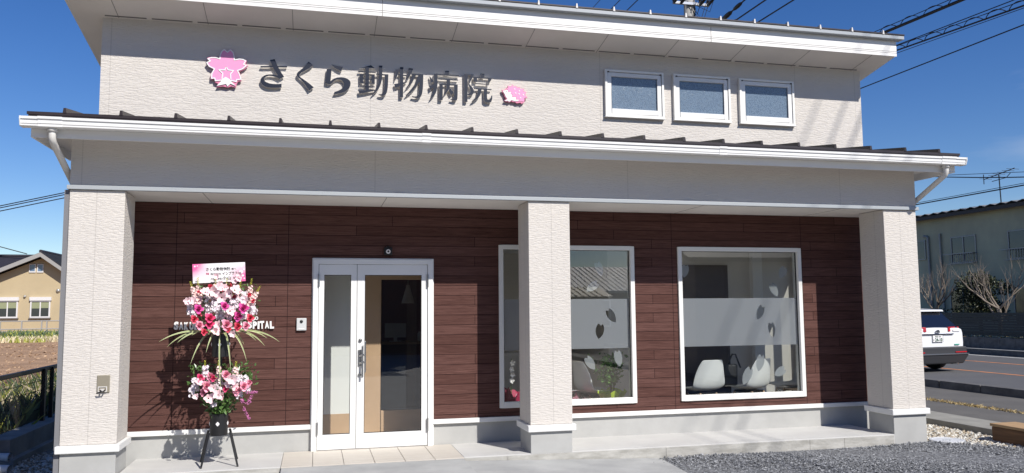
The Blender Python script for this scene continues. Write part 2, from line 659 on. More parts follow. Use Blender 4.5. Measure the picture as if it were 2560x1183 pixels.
# concrete apron in front of the porch: level ramp before the door, lower either side
b = MB()
b.hexa([(2.352, -2.6, -.3), (4.172, -2.6, -.3), (2.352, -.032, -.3), (4.172, -.032, -.3), (2.352, -2.6, -.06), (4.172, -2.6, -.06), (2.352, -.032, -.006), (4.172, -.032, -.006)])
b.hexa([(.36, -2.6, -.3), (2.340, -2.6, -.3), (.36, -.012, -.3), (2.340, -.012, -.3), (.36, -2.6, -.10), (2.340, -2.6, -.10), (.36, -.012, -.075), (2.340, -.012, -.075)])
b.box(-.5, 6.15, -13, -2.604, -.3, -.10)  # unseen forward extension, added so sunlight bounces up to the soffits
b.hexa([(4.184, -2.6, -.3), (6.15, -2.6, -.3), (4.184, -.012, -.3), (6.37, -.012, -.3), (4.184, -2.6, -.10), (6.15, -2.6, -.12), (4.184, -.012, -.035), (6.37, -.012, -.118)])
tag(b.build('concrete_apron', m_conc, bevel=.006), kind='structure')

# porch slab + tiled entrance pad
b = MB()
b.box(.86, 2.345, .004, .95, -.3, 0)
b.box(2.345, 4.18, .004, .95, -.3, -.012)
b.box(4.18, 9.40, .004, .95, -.3, 0)
tag(b.build('porch_slab', m_slab, bevel=.005), kind='structure')
b = MB()
random.seed(3)
xx = 4.185
while xx < 9.38:
    x2 = min(9.385, xx + random.choice((.46, 1.25, 1.8)))
    b.box(xx, x2 - .004, -.006, .003, -.3, -.012)
    xx = x2
b.box(.87, 2.34, -.006, .003, -.3, -.012)
tag(b.build('porch_slab_edge', m_edge), kind='structure')
m_tile = mat('beige stone porch tile', (.56, .52, .46), .55, var=((3, 14, 3), .45), col2=(.47, .43, .37), bump=((10, 60, 10), .12, .002, 4))
b = MB()
for i in range(6):
    b.box(2.35 + i * .305, 2.35 + i * .305 + .3, -.03, .83, -.02, .002)
tag(b.build('entrance_tiles', m_tile, bevel=.002), kind='structure')

# kerb along the road, concrete edging along the pavement
b = MB()
random.seed(5)
for i in range(-40, 90):
    dz = random.uniform(-.004, .004)
    b.box(14.5, 14.68, i * 1.0 + .008, i * 1.0 + .992, -.3, .07 + dz)
tag(b.build('kerb', m_kerb, bevel=.012), kind='structure')
b = MB()
for i in range(-14, 40):
    b.box(10.95, 11.565, i * 2.0 + .006, i * 2.0 + 1.994, -.3, -.03)
tag(b.build('gutter_edging', mat('pale flat concrete edging', (.30, .29, .255), .9, var=((3, 3, 3), .7), col2=(.19, .185, .165)), bevel=.008), kind='structure')

# =================================================================== CLINIC BUILDING
BO = (5.1, .832, -.12)
bd = thing('clinic_building', 'single storey animal clinic with pale stucco walls, dark boarded front and deep porch', 'building', BO)
WX0, WX1, WY = .389, 9.801, .832
EZ = lambda y: 4.785 - .18 * (y - .36)          # soffit height of the upper roof
# upper wall
b = MB()
b.hexa([(WX0, WY, 2.74), (WX1, WY, 2.74), (WX0, 7, 2.74), (WX1, 7, 2.74), (WX0, WY, EZ(WY) + .05), (WX1, WY, EZ(WY) + .05), (WX0, 7, EZ(7) + .05), (WX1, 7, EZ(7) + .05)])
b.build('upper_wall', M['upper'], bd)
# side and rear walls below
b = MB()
b.box(WX0, WX0 + .11, WY + .12, 2.2, -.12, 2.738)
b.box(WX0, WX0 + .11, 5.2, 7, -.12, 2.738)
b.box(WX0, WX0 + .11, 2.2, 5.2, -.12, .7)
b.box(WX0, WX0 + .11, 2.2, 5.2, 2.3, 2.738)
b.box(WX1 - .11, WX1, WY + .12, 1.1, -.12, 2.738)
b.box(WX1 - .11, WX1, 2.35, 7, -.12, 2.738)
b.box(WX1 - .11, WX1, 1.1, 2.35, -.12, .10)
b.box(WX1 - .11, WX1, 1.1, 2.35, 2.3, 2.738)
b.box(WX0 + .11, WX1 - .11, 6.89, 7, -.12, 2.738)
b.build('side_wall', M['upper'], bd)

D0, D1, DT = 2.632, 3.967, 2.10
W1 = (4.750, 6.455, .385, 2.282)
W2 = (7.036, 8.772, .385, 2.282)


def wall_with_holes(b, x0, x1, z0, z1, y0, y1, holes):
    xs = sorted(holes)
    cur = x0
    for hx0, hx1, hz0, hz1 in xs:
        b.box(cur, hx0, y0, y1, z0, z1)
        if hz0 > z0:
            b.box(hx0, hx1, y0, y1, z0, hz0)
        if hz1 < z1:
            b.box(hx0, hx1, y0, y1, hz1, z1)
        cur = hx1
    b.box(cur, x1, y0, y1, z0, z1)


e = .012
holes = [(D0 + e, D1 - e, .0, DT - e), tuple(a + s for a, s in zip(W1, (e, -e, e, -e))), tuple(a + s for a, s in zip(W2, (e, -e, e, -e)))]
b = MB()
wall_with_holes(b, WX0 + .002, WX1 - .002, .288, 2.705, WY, WY + .12, [(h[0], h[1], max(h[2], .288), h[3]) for h in holes])
b.build('boarded_wall', M['brown'], bd)
b = MB()
for x0, x1 in ((WX0 + .004, D0), (D1, WX1 - .004)):
    b.box(x0, x1, WY + .012, WY + .12, -.12, .236)
b.build('wall_plinth', M['plinth'], bd)
b = MB()
for x0, x1 in ((WX0 + .004, D0 - .002), (D1 + .002, WX1 - .004)):
    b.box(x0, x1, WY - .03, WY + .1, .236, .287)
b.build('drip_ledge', M['white'], bd, bevel=.004)

# columns
for x0, x1 in ((.366, .854), (4.896, 5.366), (9.392, 9.859)):
    b = MB()
    b.box(x0, x1, 0, .453, .296, 2.70)
    c = b.build('column', M['col'], bd, bevel=.006)
    b = MB()
    b.box(x0 + .004, x1 - .004, .004, .449, -.14, .224)
    b.build('column_base', M['plinth'], c, org=BO, bevel=.004)
    b = MB()
    b.box(x0 - .032, x1 + .032, -.032, .485, .224, .294)
    b.build('column_ledge', M['white'], c, org=BO, bevel=.008)

b = MB()
b.box(.316, .362, .02, .44, -.13, 2.70)
b.build('corner_trim', mat('grey corner flashing', (.20, .20, .21), .6), bd)
# porch beam, trim, soffit
b = MB()
b.box(.366, 9.865, 0, .40, 2.742, 3.26)
b.box(.366, .70, .40, WY - .002, 2.742, 3.30)
b.box(9.53, 9.865, .40, WY - .002, 2.742, 3.30)
pb = b.build('porch_beam', M['beam'], bd)
b = MB()
b.box(.345, 9.885, -.028, .02, 2.702, 2.742)
b.box(.345, .366, .02, WY, 2.702, 2.742)
b.box(9.865, 9.885, .02, WY, 2.702, 2.742)
b.build('beam_trim', M['trim'], pb, org=BO, bevel=.003)
b = MB()
b.box(.368, 9.863, .022, WY + .10, 2.706, 2.738)
ps = b.build('porch_soffit', M['soffit'], bd)
for x in (1.55, 3.37, 5.19, 7.01, 8.83):
    b = MB()
    b.box(x, x + .006, .03, WY, 2.7035, 2.7065)
    b.build('soffit_joint', M['jline'], ps, org=BO)
b = MB()
b.box(.14, 10.125, -.338, 0, 3.205, 3.222)
b.box(.14, .366, 0, WY, 3.205, 3.222)
b.box(9.865, 10.125, 0, WY, 3.205, 3.222)
b.build('eave_soffit', M['soffit'], bd)

# porch roof
pr_z = lambda y: 3.318 + .15 * (y + .42)
b = MB()
x0, x1 = .105, 10.16
b.hexa([(x0, -.43, pr_z(-.43)), (x1, -.43, pr_z(-.43)), (x0, WY - .003, pr_z(WY)), (x1, WY - .003, pr_z(WY)),
        (x0, -.43, pr_z(-.43) + .028), (x1, -.43, pr_z(-.43) + .028), (x0, WY - .003, pr_z(WY) + .028), (x1, WY - .003, pr_z(WY) + .028)])
b.box(x0 + .012, x1 - .012, -.425, -.41, pr_z(-.42) - .05, pr_z(-.42) + .01)
pr = b.build('porch_roof', M['roof'], bd)
for i in range(21):
    x = .415 + i * .4725
    b = MB()
    y0, y1 = -.435, WY - .003
    z0, z1 = pr_z(y0) + .026, pr_z(y1) + .026
    b.hexa([(x - .016, y0, z0), (x + .016, y0, z0), (x - .016, y1, z1), (x + .016, y1, z1),
            (x - .010, y0, z0 + .046), (x + .010, y0, z0 + .046), (x - .010, y1, z1 + .046), (x + .010, y1, z1 + .046)])
    b.build('roof_seam', M['roof'], pr, org=BO)
# fascia behind the gutter
b = MB()
b.box(.125, 10.14, -.358, -.338, 3.122, 3.325)
b.box(.125, .143, -.338, WY, 3.122, 3.325)
b.box(10.122, 10.14, -.338, WY, 3.122, 3.325)
b.build('porch_fascia', M['fascia'], bd)
# gutter
prof = [(-.362, 3.287), (-.362, 3.204), (-.452, 3.200), (-.466, 3.206), (-.466, 3.222), (-.472, 3.226), (-.472, 3.262), (-.484, 3.266), (-.484, 3.288), (-.462, 3.288), (-.462, 3.232), (-.375, 3.23), (-.375, 3.287)]


def extr_x(b, prof, x0, x1, m=0):
    n = len(prof)
    b.mesh([(x0, y, z) for y, z in prof] + [(x1, y, z) for y, z in prof],
           [(i, (i + 1) % n, n + (i + 1) % n, n + i) for i in range(n)] + [tuple(range(n - 1, -1, -1)), tuple(range(n, 2 * n))], m)


b = MB()
GX0, GX1 = .066, 10.207
extr_x(b, prof, GX0, GX1)
big = [(y - .004 if y < -.42 else y, z - .004 if z < 3.21 else z + .003) for y, z in prof[:9]] + [(-.47, 3.291), (-.362, 3.291)]
for cx, hw in ((.31, .10), (9.96, .10), (3.72, .045), (7.0, .045)):
    extr_x(b, [(y, z) for y, z in big], cx - hw, cx + hw)
for x in (GX0, GX1 - .008):
    extr_x(b, [(-.362, 3.287), (-.362, 3.2), (-.455, 3.198), (-.468, 3.206), (-.486, 3.262), (-.486, 3.289)], x - .003 if x == GX0 else x, x + .006 if x == GX0 else x + .012)
gt = b.build('gutter', M['gutter'], bd)


def arc_path(pts, r=.05, k=5):
    pts = [Vector(p) for p in pts]
    out = [pts[0]]
    for i in range(1, len(pts) - 1):
        a, p, c = pts[i - 1], pts[i], pts[i + 1]
        d1 = (a - p).normalized()
        d2 = (c - p).normalized()
        p1, p2 = p + d1 * r, p + d2 * r
        for j in range(k + 1):
            t = j / k
            out.append(p1.lerp(p, t).lerp(p.lerp(p2, t), t))
    out.append(pts[-1])
    return out


for ox, wx, wy, wz in ((.315, .325, .30, 2.78), (9.965, 9.905, .30, 2.70)):
    b = MB()
    b.tube(arc_path([(ox, -.41, 3.205), (ox, -.41, 3.09), (wx, wy, wz), (wx, wy, -.1)], .05), .031, 14)
    b.tube([(ox, -.41, 3.205), (ox, -.41, 3.165)], .042, 14)
    b.tube([(wx, wy, 1.9), (wx, wy, 1.86)], .034, 14)
    b.build('downpipe', M['pipe'], gt, org=BO, smooth=True)

# upper roof
RX0, RX1, RY0, RY1 = .095, 10.0, .36, 7.6
b = MB()


def sloped(b, x0, x1, y0, y1, dz0, dz1, m=0):
    b.hexa([(x0, y0, EZ(y0) + dz0), (x1, y0, EZ(y0) + dz0), (x0, y1, EZ(y1) + dz0), (x1, y1, EZ(y1) + dz0),
            (x0, y0, EZ(y0) + dz1), (x1, y0, EZ(y0) + dz1), (x0, y1, EZ(y1) + dz1), (x1, y1, EZ(y1) + dz1)], m)


sloped(b, RX0 - .05, RX1 + .075, RY0 - .086, RY1, .234, .250)
ur = b.build('upper_roof', M['roof'], bd)
b = MB()
b.box(RX0 + .01, RX1 - .01, RY0, RY0 + .02, EZ(RY0), EZ(RY0) + .236)
sloped(b, RX0 + .002, RX0 + .02, RY0 + .02, RY1, -.004, .236)
sloped(b, RX1 - .02, RX1 - .002, RY0 + .02, RY1, -.004, .236)
b.box(RX0, RX1, RY0 - .012, RY0, EZ(RY0) - .01, EZ(RY0) + .178)
b.box(RX0 - .001, RX1 + .001, RY0 - .0145, RY0 - .012, EZ(RY0) + .052, EZ(RY0) + .0555, 1)
b.box(RX0 - .001, RX1 + .001, RY0 - .0145, RY0 - .012, EZ(RY0) + .031, EZ(RY0) + .034, 1)
b.box(7.335, 7.341, RY0 - .0155, RY0 - .012, EZ(RY0) - .008, EZ(RY0) + .176, 1)
b.box(3.335, 3.341, RY0 - .0155, RY0 - .012, EZ(RY0) - .008, EZ(RY0) + .176, 1)
b.build('roof_fascia', [M['fascia'], M['jline']], ur, org=BO)
b = MB()
b.box(RX0 - .045, RX1 + .07, RY0 - .082, RY0 + .03, EZ(RY0) + .198, EZ(RY0) + .242)
b.build('edge_trim', M['trim'], ur, org=BO, bevel=.004)
b = MB()
sloped(b, RX0 + .02, RX1 - .02, RY0 + .02, RY1, 0, .012)
for i in range(11):
    x = .55 + i * .91
    sloped(b, x, x + .006, RY0 + .021, WY - .01, -.0025, .001, 1)
b.build('roof_soffit', [M['soffit'], M['jline']], ur, org=BO)
for i in range(20):
    x = .42 + i * .468
    b = MB()
    sloped(b, x, x + .415, WY - .050, WY - .032, -.003, .002)
    b.build('soffit_vent', M['slit'], ur, org=BO)
for i in range(21):
    x = .487 + i * .4634
    b = MB()
    b.hexa([(x - .014, RY0 - .09, EZ(RY0) + .243), (x + .014, RY0 - .09, EZ(RY0) + .243), (x - .014, RY0 + .03, EZ(RY0) + .238), (x + .014, RY0 + .03, EZ(RY0) + .238),
            (x - .008, RY0 - .087, EZ(RY0) + .300), (x + .008, RY0 - .087, EZ(RY0) + .300), (x - .008, RY0 + .03, EZ(RY0) + .288), (x + .008, RY0 + .03, EZ(RY0) + .288)])
    b.build('seam_cap', M['cap'], ur, org=BO, bevel=.003)


# windows in the upper wall
def obscure():
    m, t, b = nodes('obscured glass with sky tint')
    b.inputs['Base Color'].default_value = (.10, .14, .20, 1)
    b.inputs['Roughness'].default_value = .16
    b.inputs['Specular IOR Level'].default_value = .9
    v = N(t, 'ShaderNodeTexVoronoi', Scale=1.0)
    t.links.new(coord(t, (95, 95, 95)), v.inputs['Vector'])
    n = N(t, 'ShaderNodeTexNoise', Scale=1.0, Detail=3.0)
    t.links.new(coord(t, (110, 110, 110)), n.inputs['Vector'])
    ad = N(t, 'ShaderNodeMath', operation='ADD')
    t.links.new(v.outputs['Distance'], ad.inputs[0])
    t.links.new(n.outputs[0], ad.inputs[1])
    bn = N(t, 'ShaderNodeBump', Strength=.4, Distance=.004)
    t.links.new(ad.outputs[0], bn.inputs['Height'])
    t.links.new(bn.outputs[0], b.inputs['Normal'])
    cm = N(t, 'ShaderNodeMix', data_type='RGBA')
    cm.inputs['A'].default_value = (.06, .095, .15, 1)  # blue mottling stands in for sky reflected in the textured panes
    cm.inputs['B'].default_value = (.16, .215, .28, 1)
    rr = N(t, 'ShaderNodeMapRange')
    rr.inputs['From Min'].default_value = .66
    rr.inputs['From Max'].default_value = 1.05
    t.links.new(ad.outputs[0], rr.inputs[0])
    t.links.new(rr.outputs[0], cm.inputs['Factor'])
    t.links.new(cm.outputs['Result'], b.inputs['Base Color'])
    return m


M['obscure'] = obscure()
for x0, x1 in ((6.112, 6.900), (7.032, 7.826), (7.958, 8.755)):
    z0, z1 = 3.896, 4.487
    b = MB()
    b.ring(x0, x1, z0, z1, .028, WY - .045, WY + .02)
    b.box(x0 - .006, x1 + .006, WY - .052, WY, z0 - .012, z0)
    wf = b.build('upper_window', M['frame'], bd, bevel=.003)
    b = MB()
    b.ring(x0 + .034, x1 - .034, z0 + .034, z1 - .034, .052, WY - .033, WY - .002, tb=.066, tt=.05)
    b.build('sash', M['white'], wf, org=BO, bevel=.003)
    b = MB()
    b.box(x0 + .08, x1 - .08, WY - .012, WY - .006, z0 + .09, z1 - .075)
    b.build('pane', M['obscure'], wf, org=BO)
    b = MB()
    b.box(x0 + .027, x1 - .027, WY - .010, WY - .0005, z0 + .027, z1 - .027)
    b.box(x0 + .032, x0 + .055, WY - .046, WY - .034, z1 - .036, z1 - .024)
    b.box(x1 - .055, x1 - .032, WY - .046, WY - .034, z1 - .036, z1 - .024)
    b.build('gasket', M['gasket'], wf, org=BO)


# shop windows
def petal(cx, cz, L, Wd, ang):
    """cherry petal outline: pointed foot, notched tip"""
    right = [(0, -.5), (.12, -.43), (.27, -.30), (.38, -.14), (.43, .03), (.42, .19), (.37, .33), (.28, .44), (.19, .5)]
    poly = right + [(.05, .36)] + [(-x, z) for x, z in right[1:][::-1]]
    c, s = math.cos(ang), math.sin(ang)
    return [(cx + x * Wd * c - z * L * s, cz + x * Wd * s + z * L * c) for x, z in poly]


def tess_slab(b, outer, hol, y0, y1):
    loops = [[Vector((x, 0, z)) for x, z in outer]] + [[Vector((x, 0, z)) for x, z in h] for h in hol]
    tris = tessellate_polygon(loops)
    flat = [p for l in loops for p in l]
    n = len(flat)
    b.mesh([(p.x, y0, p.z) for p in flat], [tuple(t) for t in tris])


def shop_window(W, petals, cuts):
    x0, x1, z0, z1 = W
    b = MB()
    b.ring(x0, x1, z0, z1, .052, WY - .024, WY + .10, tb=.06, tt=.05)
    b.box(x0 + .03, x1 - .03, WY - .018, WY + .01, z0 + .058, z0 + .068)
    wf = b.build('shop_window', M['frame'], bd, bevel=.004)
    b = MB()
    b.box(x0 + .048, x1 - .048, WY + .03, WY + .036, z0 + .055, z1 - .045)
    b.build('pane', M['glass'], wf, org=BO)
    b = MB()
    b.ring(x0 + .050, x1 - .050, z0 + .058, z1 - .048, .008, WY + .022, WY + .044)
    b.build('gasket', M['gasket'], wf, org=BO)
    b = MB()
    tess_slab(b, [(x0 + .058, 1.043), (x1 - .058, 1.043), (x1 - .058, 1.641), (x0 + .058, 1.641)], cuts, WY + .0375, 0)
    b.build('frosted_band', M['film'], wf, org=BO)
    for p in petals:
        b = MB()
        tess_slab(b, p, [], WY + .0380, 0)
        b.build('petal_sticker', M['sticker'], wf, org=BO)
    return wf


shop_window(W1,
            [petal(6.02, 2.007, .19, .115, R(20)), petal(5.925, 1.79, .19, .115, R(-55)), petal(6.245, .92, .20, .12, R(10)), petal(5.885, .87, .19, .12, R(35))],
            [petal(6.165, 1.434, .19, .115, R(33)), petal(6.01, 1.25, .185, .125, R(-10))])
shop_window(W2,
            [petal(7.155, 1.985, .17, .12, R(-10)), petal(8.53, 1.97, .17, .13, R(-30)), petal(8.40, 1.745, .19, .12, R(28)), petal(8.16, .82, .22, .13, R(-15)),
             petal(7.97, .66, .24, .14, R(-28)), petal(8.44, .70, .18, .13, R(-60))],
            [petal(8.185, 1.455, .20, .115, R(-25)), petal(8.345, 1.235, .20, .115, R(8))])

# entrance door
b = MB()
b.box(D0, D0 + .058, WY - .045, WY + .09, .0, DT)
b.box(D1 - .058, D1, WY - .045, WY + .09, .0, DT)
b.box(D0 + .058, D1 - .058, WY - .045, WY + .09, DT - .056, DT)
b.box(D0 - .012, D0, WY - .02, WY + .05, .0, DT + .012)
b.box(D1, D1 + .012, WY - .02, WY + .05, .0, DT + .012)
b.box(D0, D1, WY - .02, WY + .05, DT, DT + .012)
b.box(D0 + .058, D1 - .058, WY - .02, WY + .09, -.005, .006)
df = b.build('entrance_door', M['white'], bd, bevel=.004)


def leaf(x0, x1, gx0, gx1, nm):
    b = MB()
    z0, z1, gz0, gz1 = .010, 2.040, .172, 1.924
    b.box(x0, gx0, WY - .03, WY + .01, z0, z1)
    b.box(gx1, x1, WY - .03, WY + .01, z0, z1)
    b.box(gx0, gx1, WY - .03, WY + .01, z0, gz0)
    b.box(gx0, gx1, WY - .03, WY + .01, gz1, z1)
    b.build(nm, M['white'], df, org=BO, bevel=.003)
    b = MB()
    b.box(gx0 - .004, gx1 + .004, WY - .012, WY - .006, gz0 - .004, gz1 + .004)
    b.build('pane', M['glass'], df, org=BO)
    b = MB()
    b.ring(gx0, gx1, gz0, gz1, .006, WY - .0285, WY - .004)
    b.build('gasket', M['gasket'], df, org=BO)


leaf(D0 + .062, 3.109, 2.752, 3.046, 'side_leaf')
leaf(3.114, D1 - .062, 3.197, 3.838, 'door_leaf')
b = MB()
b.box(D0 + .057, D1 - .057, WY - .018, WY + .0, .008, 2.044)
b2 = MB()
b2.box(3.1065, 3.1165, WY - .02, WY - .012, .01, 2.04)
b2.box(D0 + .055, D0 + .0645, WY - .02, WY - .012, .01, 2.045)
b2.box(D1 - .0645, D1 - .055, WY - .02, WY - .012, .01, 2.045)
b2.box(D0 + .058, D1 - .058, WY - .02, WY - .012, 2.038, 2.046)
b2.build('door_gap', M['gasket'], df, org=BO)
for x in (D0 + .061, D1 - .061):
    for z in (.24, 1.86):
        b = MB()
        b.tube([(x, WY - .05, z - .07), (x, WY - .05, z + .07)], .011, 10)
        b.build('hinge', M['steel'], df, org=BO, smooth=False)
# pull handle: back plate, two brackets, long flat bar
b = MB()
b.box(3.128, 3.168, WY - .040, WY - .03, .905, 1.090)
for z in (1.03, .95):
    b.tube([(3.145, WY - .04, z - .01), (3.17, WY - .07, z), (3.20, WY - .085, z + .005)], [.012, .014, .012], 8)
b.box(3.165, 3.185, WY - .088, WY - .074, .79, 1.135)
b.box(3.196, 3.212, WY - .095, WY - .075, .84, 1.185)
b.build('door_handle', M['steel'], df, org=BO, bevel=.003)
for x, z in ((3.152, 1.193), (3.147, .812)):
    b = MB()
    b.tube([(x, WY - .03, z), (x, WY - .045, z)], [.022, .018], 14)
    b.tube([(x, WY - .045, z), (x, WY - .049, z)], [.01, .008], 12)
    b.build('door_lock', M['steel'], df, org=BO)

# interior rooms
b = MB()
b.box(WX0 + .11, WX1 - .11, WY + .12, 6.89, .0, .02)
b.build('interior_floor', M['infloor'], bd)
b = MB()
b.box(WX0 + .11, WX1 - .11, WY + .12, 6.89, 2.42, 2.44)
b.build('interior_ceiling', M['inwhite'], bd)
b = MB()
b.box(4.60, 4.70, WY + .12, 6.89, .02, 2.42)            # partition hall / waiting room
b.box(6.72, WX1 - .11, 2.45, 2.52, .02, 2.42)            # rear wall right window
b.box(6.72, 6.80, 2.52, 4.2, .02, 2.42)
b.box(4.70, 6.80, 4.2, 4.28, .02, 2.42)                 # rear wall left window
b.build('interior_wall', M['inwall'], bd)
b = MB()
b.box(WX0 + .11, 3.165, 1.55, 1.62, .30, 2.42)           # vestibule screen left of the inner door
b.box(8.98, 9.14, 2.36, 2.45, .02, 2.42)
b.build('white_partition', M['inwhite'], bd)
b = MB()
b.box(WX0 + .11, 3.165, 1.545, 1.62, .02, .30)
b.build('skirting_panel', M['wood'], bd)
b = MB()
b.box(3.165, 3.44, 1.53, 1.64, .02, 2.42)
b.box(3.44, 4.60, 1.53, 1.64, 1.90, 2.42)
b.box(3.44, 4.60, 1.53, 1.64, .02, .32)
idr = b.build('inner_door_frame', M['wood'], bd, bevel=.004)
b = MB()
b.box(3.44, 4.6, 1.57, 1.576, .32, 1.90)
b.build('pane', glass('dim inner glass', (.80, .77, .77), k=.7), idr, org=BO)
b = MB()
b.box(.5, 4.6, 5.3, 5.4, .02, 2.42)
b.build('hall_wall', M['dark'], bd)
b = MB()
for y0, y1, z0, z1 in ((2.2, 2.26, .7, 2.3), (5.14, 5.2, .7, 2.3), (2.26, 5.14, .7, .76), (2.26, 5.14, 2.24, 2.3), (3.67, 3.73, .76, 2.24)):
    b.box(WX0 - .02, WX0 + .10, y0, y1, z0, z1)
sw2 = b.build('added_hall_window', M['frame'], bd)  # unseen window added to let sky light brighten the hall
b = MB()
b.box(WX0 + .04, WX0 + .046, 2.26, 5.14, .76, 2.24)
b.build('pane', M['glass'], sw2, org=BO)
b = MB()
b.box(7.84, 8.56, 2.425, 2.449, .02, 2.11)
idd = b.build('interior_door', M['woodd'], bd)
b = MB()
b.ring(7.80, 8.60, .02, 2.15, .04, 2.415, 2.448)
b.build('door_casing', M['woodd'], idd, org=BO)
b = MB()
b.ring(WX1, WX1 + .03, .9, 2.05, .0, 1.5, 2.25)
b = MB()
for y0, y1, z0, z1 in ((1.1, 1.15, .10, 2.3), (2.3, 2.35, .10, 2.3), (1.15, 2.3, .10, .15), (1.15, 2.3, 2.25, 2.3), (1.70, 1.75, .15, 2.25)):
    b.box(WX1 - .10, WX1 + .02, y0, y1, z0, z1)
sw = b.build('side_window', M['frame'], bd)  # real side window, enlarged so more sun enters the waiting room
b = MB()
b.box(WX1 - .05, WX1 - .044, 1.15, 2.3, .15, 2.25)
b.build('pane', M['glass'], sw, org=BO)

# =================================================================== SIGNS ON THE WALL
def tr(pts, x0, y0, s, yp):
    out = []
    for u, v in pts:
        p = on('y', yp, x0 + u / s, y0 + v / s)
        out.append((p.x, p.z))
    return out


def densify(poly, it=1):
    """soften a traced outline: cut corners whose turn is gentle"""
    for _ in range(it):
        n = len(poly)
        out = []
        for i in range(n):
            a, p, c = Vector(poly[i - 1]), Vector(poly[i]), Vector(poly[(i + 1) % n])
            d1, d2 = p - a, c - p
            if d1.length > 1e-6 and d2.length > 1e-6 and d1.angle(d2) < R(48):
                out.append(tuple(p - d1 * .25))
                out.append(tuple(p + d2 * .25))
            else:
                out.append(tuple(p))
        poly = out
    return poly


SY = WY - .038
sign = thing('name_sign', 'dark raised lettering naming the animal hospital across the upper wall', 'sign', (5.2, WY, 4.0))
GL = []
Z5 = (640, 140, 11.636)
Z6 = (890, 150, 11.828)
Z7 = (1060, 170, 11.828)
PX = (0, 0, 1.0)
GL.append((Z5, [
    [(130, 292), (905, 292), (905, 328), (130, 328)],
    [(405, 120), (545, 92), (600, 235), (720, 465), (815, 600), (700, 662), (600, 520), (500, 350), (450, 225)],
    [(650, 585), (540, 545), (400, 535), (280, 550), (180, 610), (130, 680), (125, 740), (160, 810), (240, 880), (380, 922), (560, 925), (742, 915), (745, 810), (640, 822), (480, 815), (350, 790), (265, 745), (232, 690), (240, 635), (290, 592), (380, 568), (500, 583), (600, 622), (690, 680), (700, 662)]]))
GL.append((Z5, [
    [(1530, 165), (1660, 265), (1600, 330), (1420, 430), (1290, 500), (1255, 550), (1270, 605), (1400, 690), (1560, 810), (1680, 912), (1545, 1005), (1500, 930), (1400, 790), (1290, 670), (1210, 605), (1180, 550), (1195, 495), (1280, 420), (1370, 350), (1450, 260)]]))
GL.append((PX, [
    [(827.3, 161), (840, 164.5), (857.5, 167.3), (853.6, 178.2), (846, 175.2), (836, 168.8)],
    [(817, 172.5), (829, 173), (826.3, 203.4), (833, 197.5), (843, 194), (855, 193), (867, 196), (875.5, 202), (877, 211), (873, 221), (864, 229), (852, 233), (834, 235.5), (836.4, 229.8), (846, 227), (855, 222), (860, 215), (860, 207.5), (856, 201.5), (849, 198.3), (841, 198.6), (834, 203), (829, 209), (824.8, 211.2), (813.2, 208.3)]]))
GL.append((Z6, [
    [(100, 245), (300, 195), (440, 155), (560, 248), (390, 250)],
    [(280, 240), (385, 240), (385, 900), (280, 900)],
    [(70, 325), (585, 355), (585, 382), (70, 352)],
    [(115, 415), (555, 438), (555, 456), (115, 432)], [(115, 425), (215, 430), (215, 680), (115, 675)], [(460, 445), (555, 445), (555, 705), (460, 700)],
    [(115, 546), (555, 571), (555, 590), (115, 564)], [(115, 668), (555, 693), (555, 711), (115, 686)],
    [(115, 760), (553, 786), (553, 808), (115, 782)],
    [(75, 910), (280, 905), (560, 880), (560, 900), (320, 960), (95, 998)],
    [(675, 172), (780, 172), (775, 430), (770, 560), (735, 720), (650, 890), (560, 970), (475, 1035), (470, 1020), (540, 930), (620, 800), (660, 650), (672, 430)],
    [(595, 408), (955, 432), (955, 460), (595, 434)],
    [(850, 450), (955, 440), (945, 760), (920, 950), (870, 1040), (800, 1065), (720, 1050), (665, 1025), (670, 1018), (740, 1020), (800, 985), (835, 880), (848, 700)]]))
GL.append((Z6, [
    [(1170, 280), (1275, 295), (1250, 400), (1200, 520), (1160, 605), (1145, 600), (1160, 450)],
    [(1250, 426), (1490, 443), (1490, 470), (1250, 454)],
    [(1298, 215), (1400, 215), (1392, 1105), (1300, 1105)],
    [(1130, 712), (1300, 690), (1510, 640), (1500, 665), (1390, 715), (1280, 785), (1165, 822)],
    [(1560, 238), (1690, 265), (1650, 370), (1580, 500), (1490, 612), (1468, 600), (1530, 430)],
    [(1640, 400), (1990, 430), (1990, 462), (1640, 440)],
    [(1885, 440), (1990, 430), (1985, 760), (1960, 980), (1920, 1090), (1850, 1135), (1760, 1120), (1655, 1085), (1655, 1070), (1760, 1085), (1830, 1060), (1860, 960), (1875, 760)],
    [(1650, 450), (1770, 460), (1700, 600), (1620, 730), (1470, 860), (1465, 845), (1560, 720), (1620, 590)],
    [(1830, 470), (1905, 470), (1890, 620), (1790, 780), (1650, 950), (1480, 1062), (1470, 1045), (1590, 920), (1740, 720), (1800, 580)]]))
GL.append((Z7, [
    [(165, 240), (290, 395), (200, 440), (180, 330)],
    [(155, 535), (300, 470), (300, 560), (200, 640), (180, 660)],
    [(295, 165), (400, 165), (400, 480), (385, 640), (340, 770), (260, 870), (180, 935), (185, 905), (240, 790), (290, 600), (298, 400)],
    [(295, 165), (1030, 218), (1030, 246), (295, 200)],
    [(618, 85), (740, 88), (735, 200), (618, 195)],
    [(425, 308), (1005, 343), (1005, 369), (425, 337)],
    [(670, 340), (770, 345), (765, 560), (740, 640), (650, 750), (590, 808), (585, 790), (640, 680), (665, 540)],
    [(765, 600), (880, 735), (800, 808), (730, 660)],
    [(455, 470), (555, 475), (550, 950), (455, 950)], [(455, 466), (995, 496), (995, 520), (455, 494)],
    [(890, 500), (995, 505), (990, 900), (970, 955), (920, 970), (850, 950), (780, 930), (785, 918), (860, 925), (890, 880)]]))
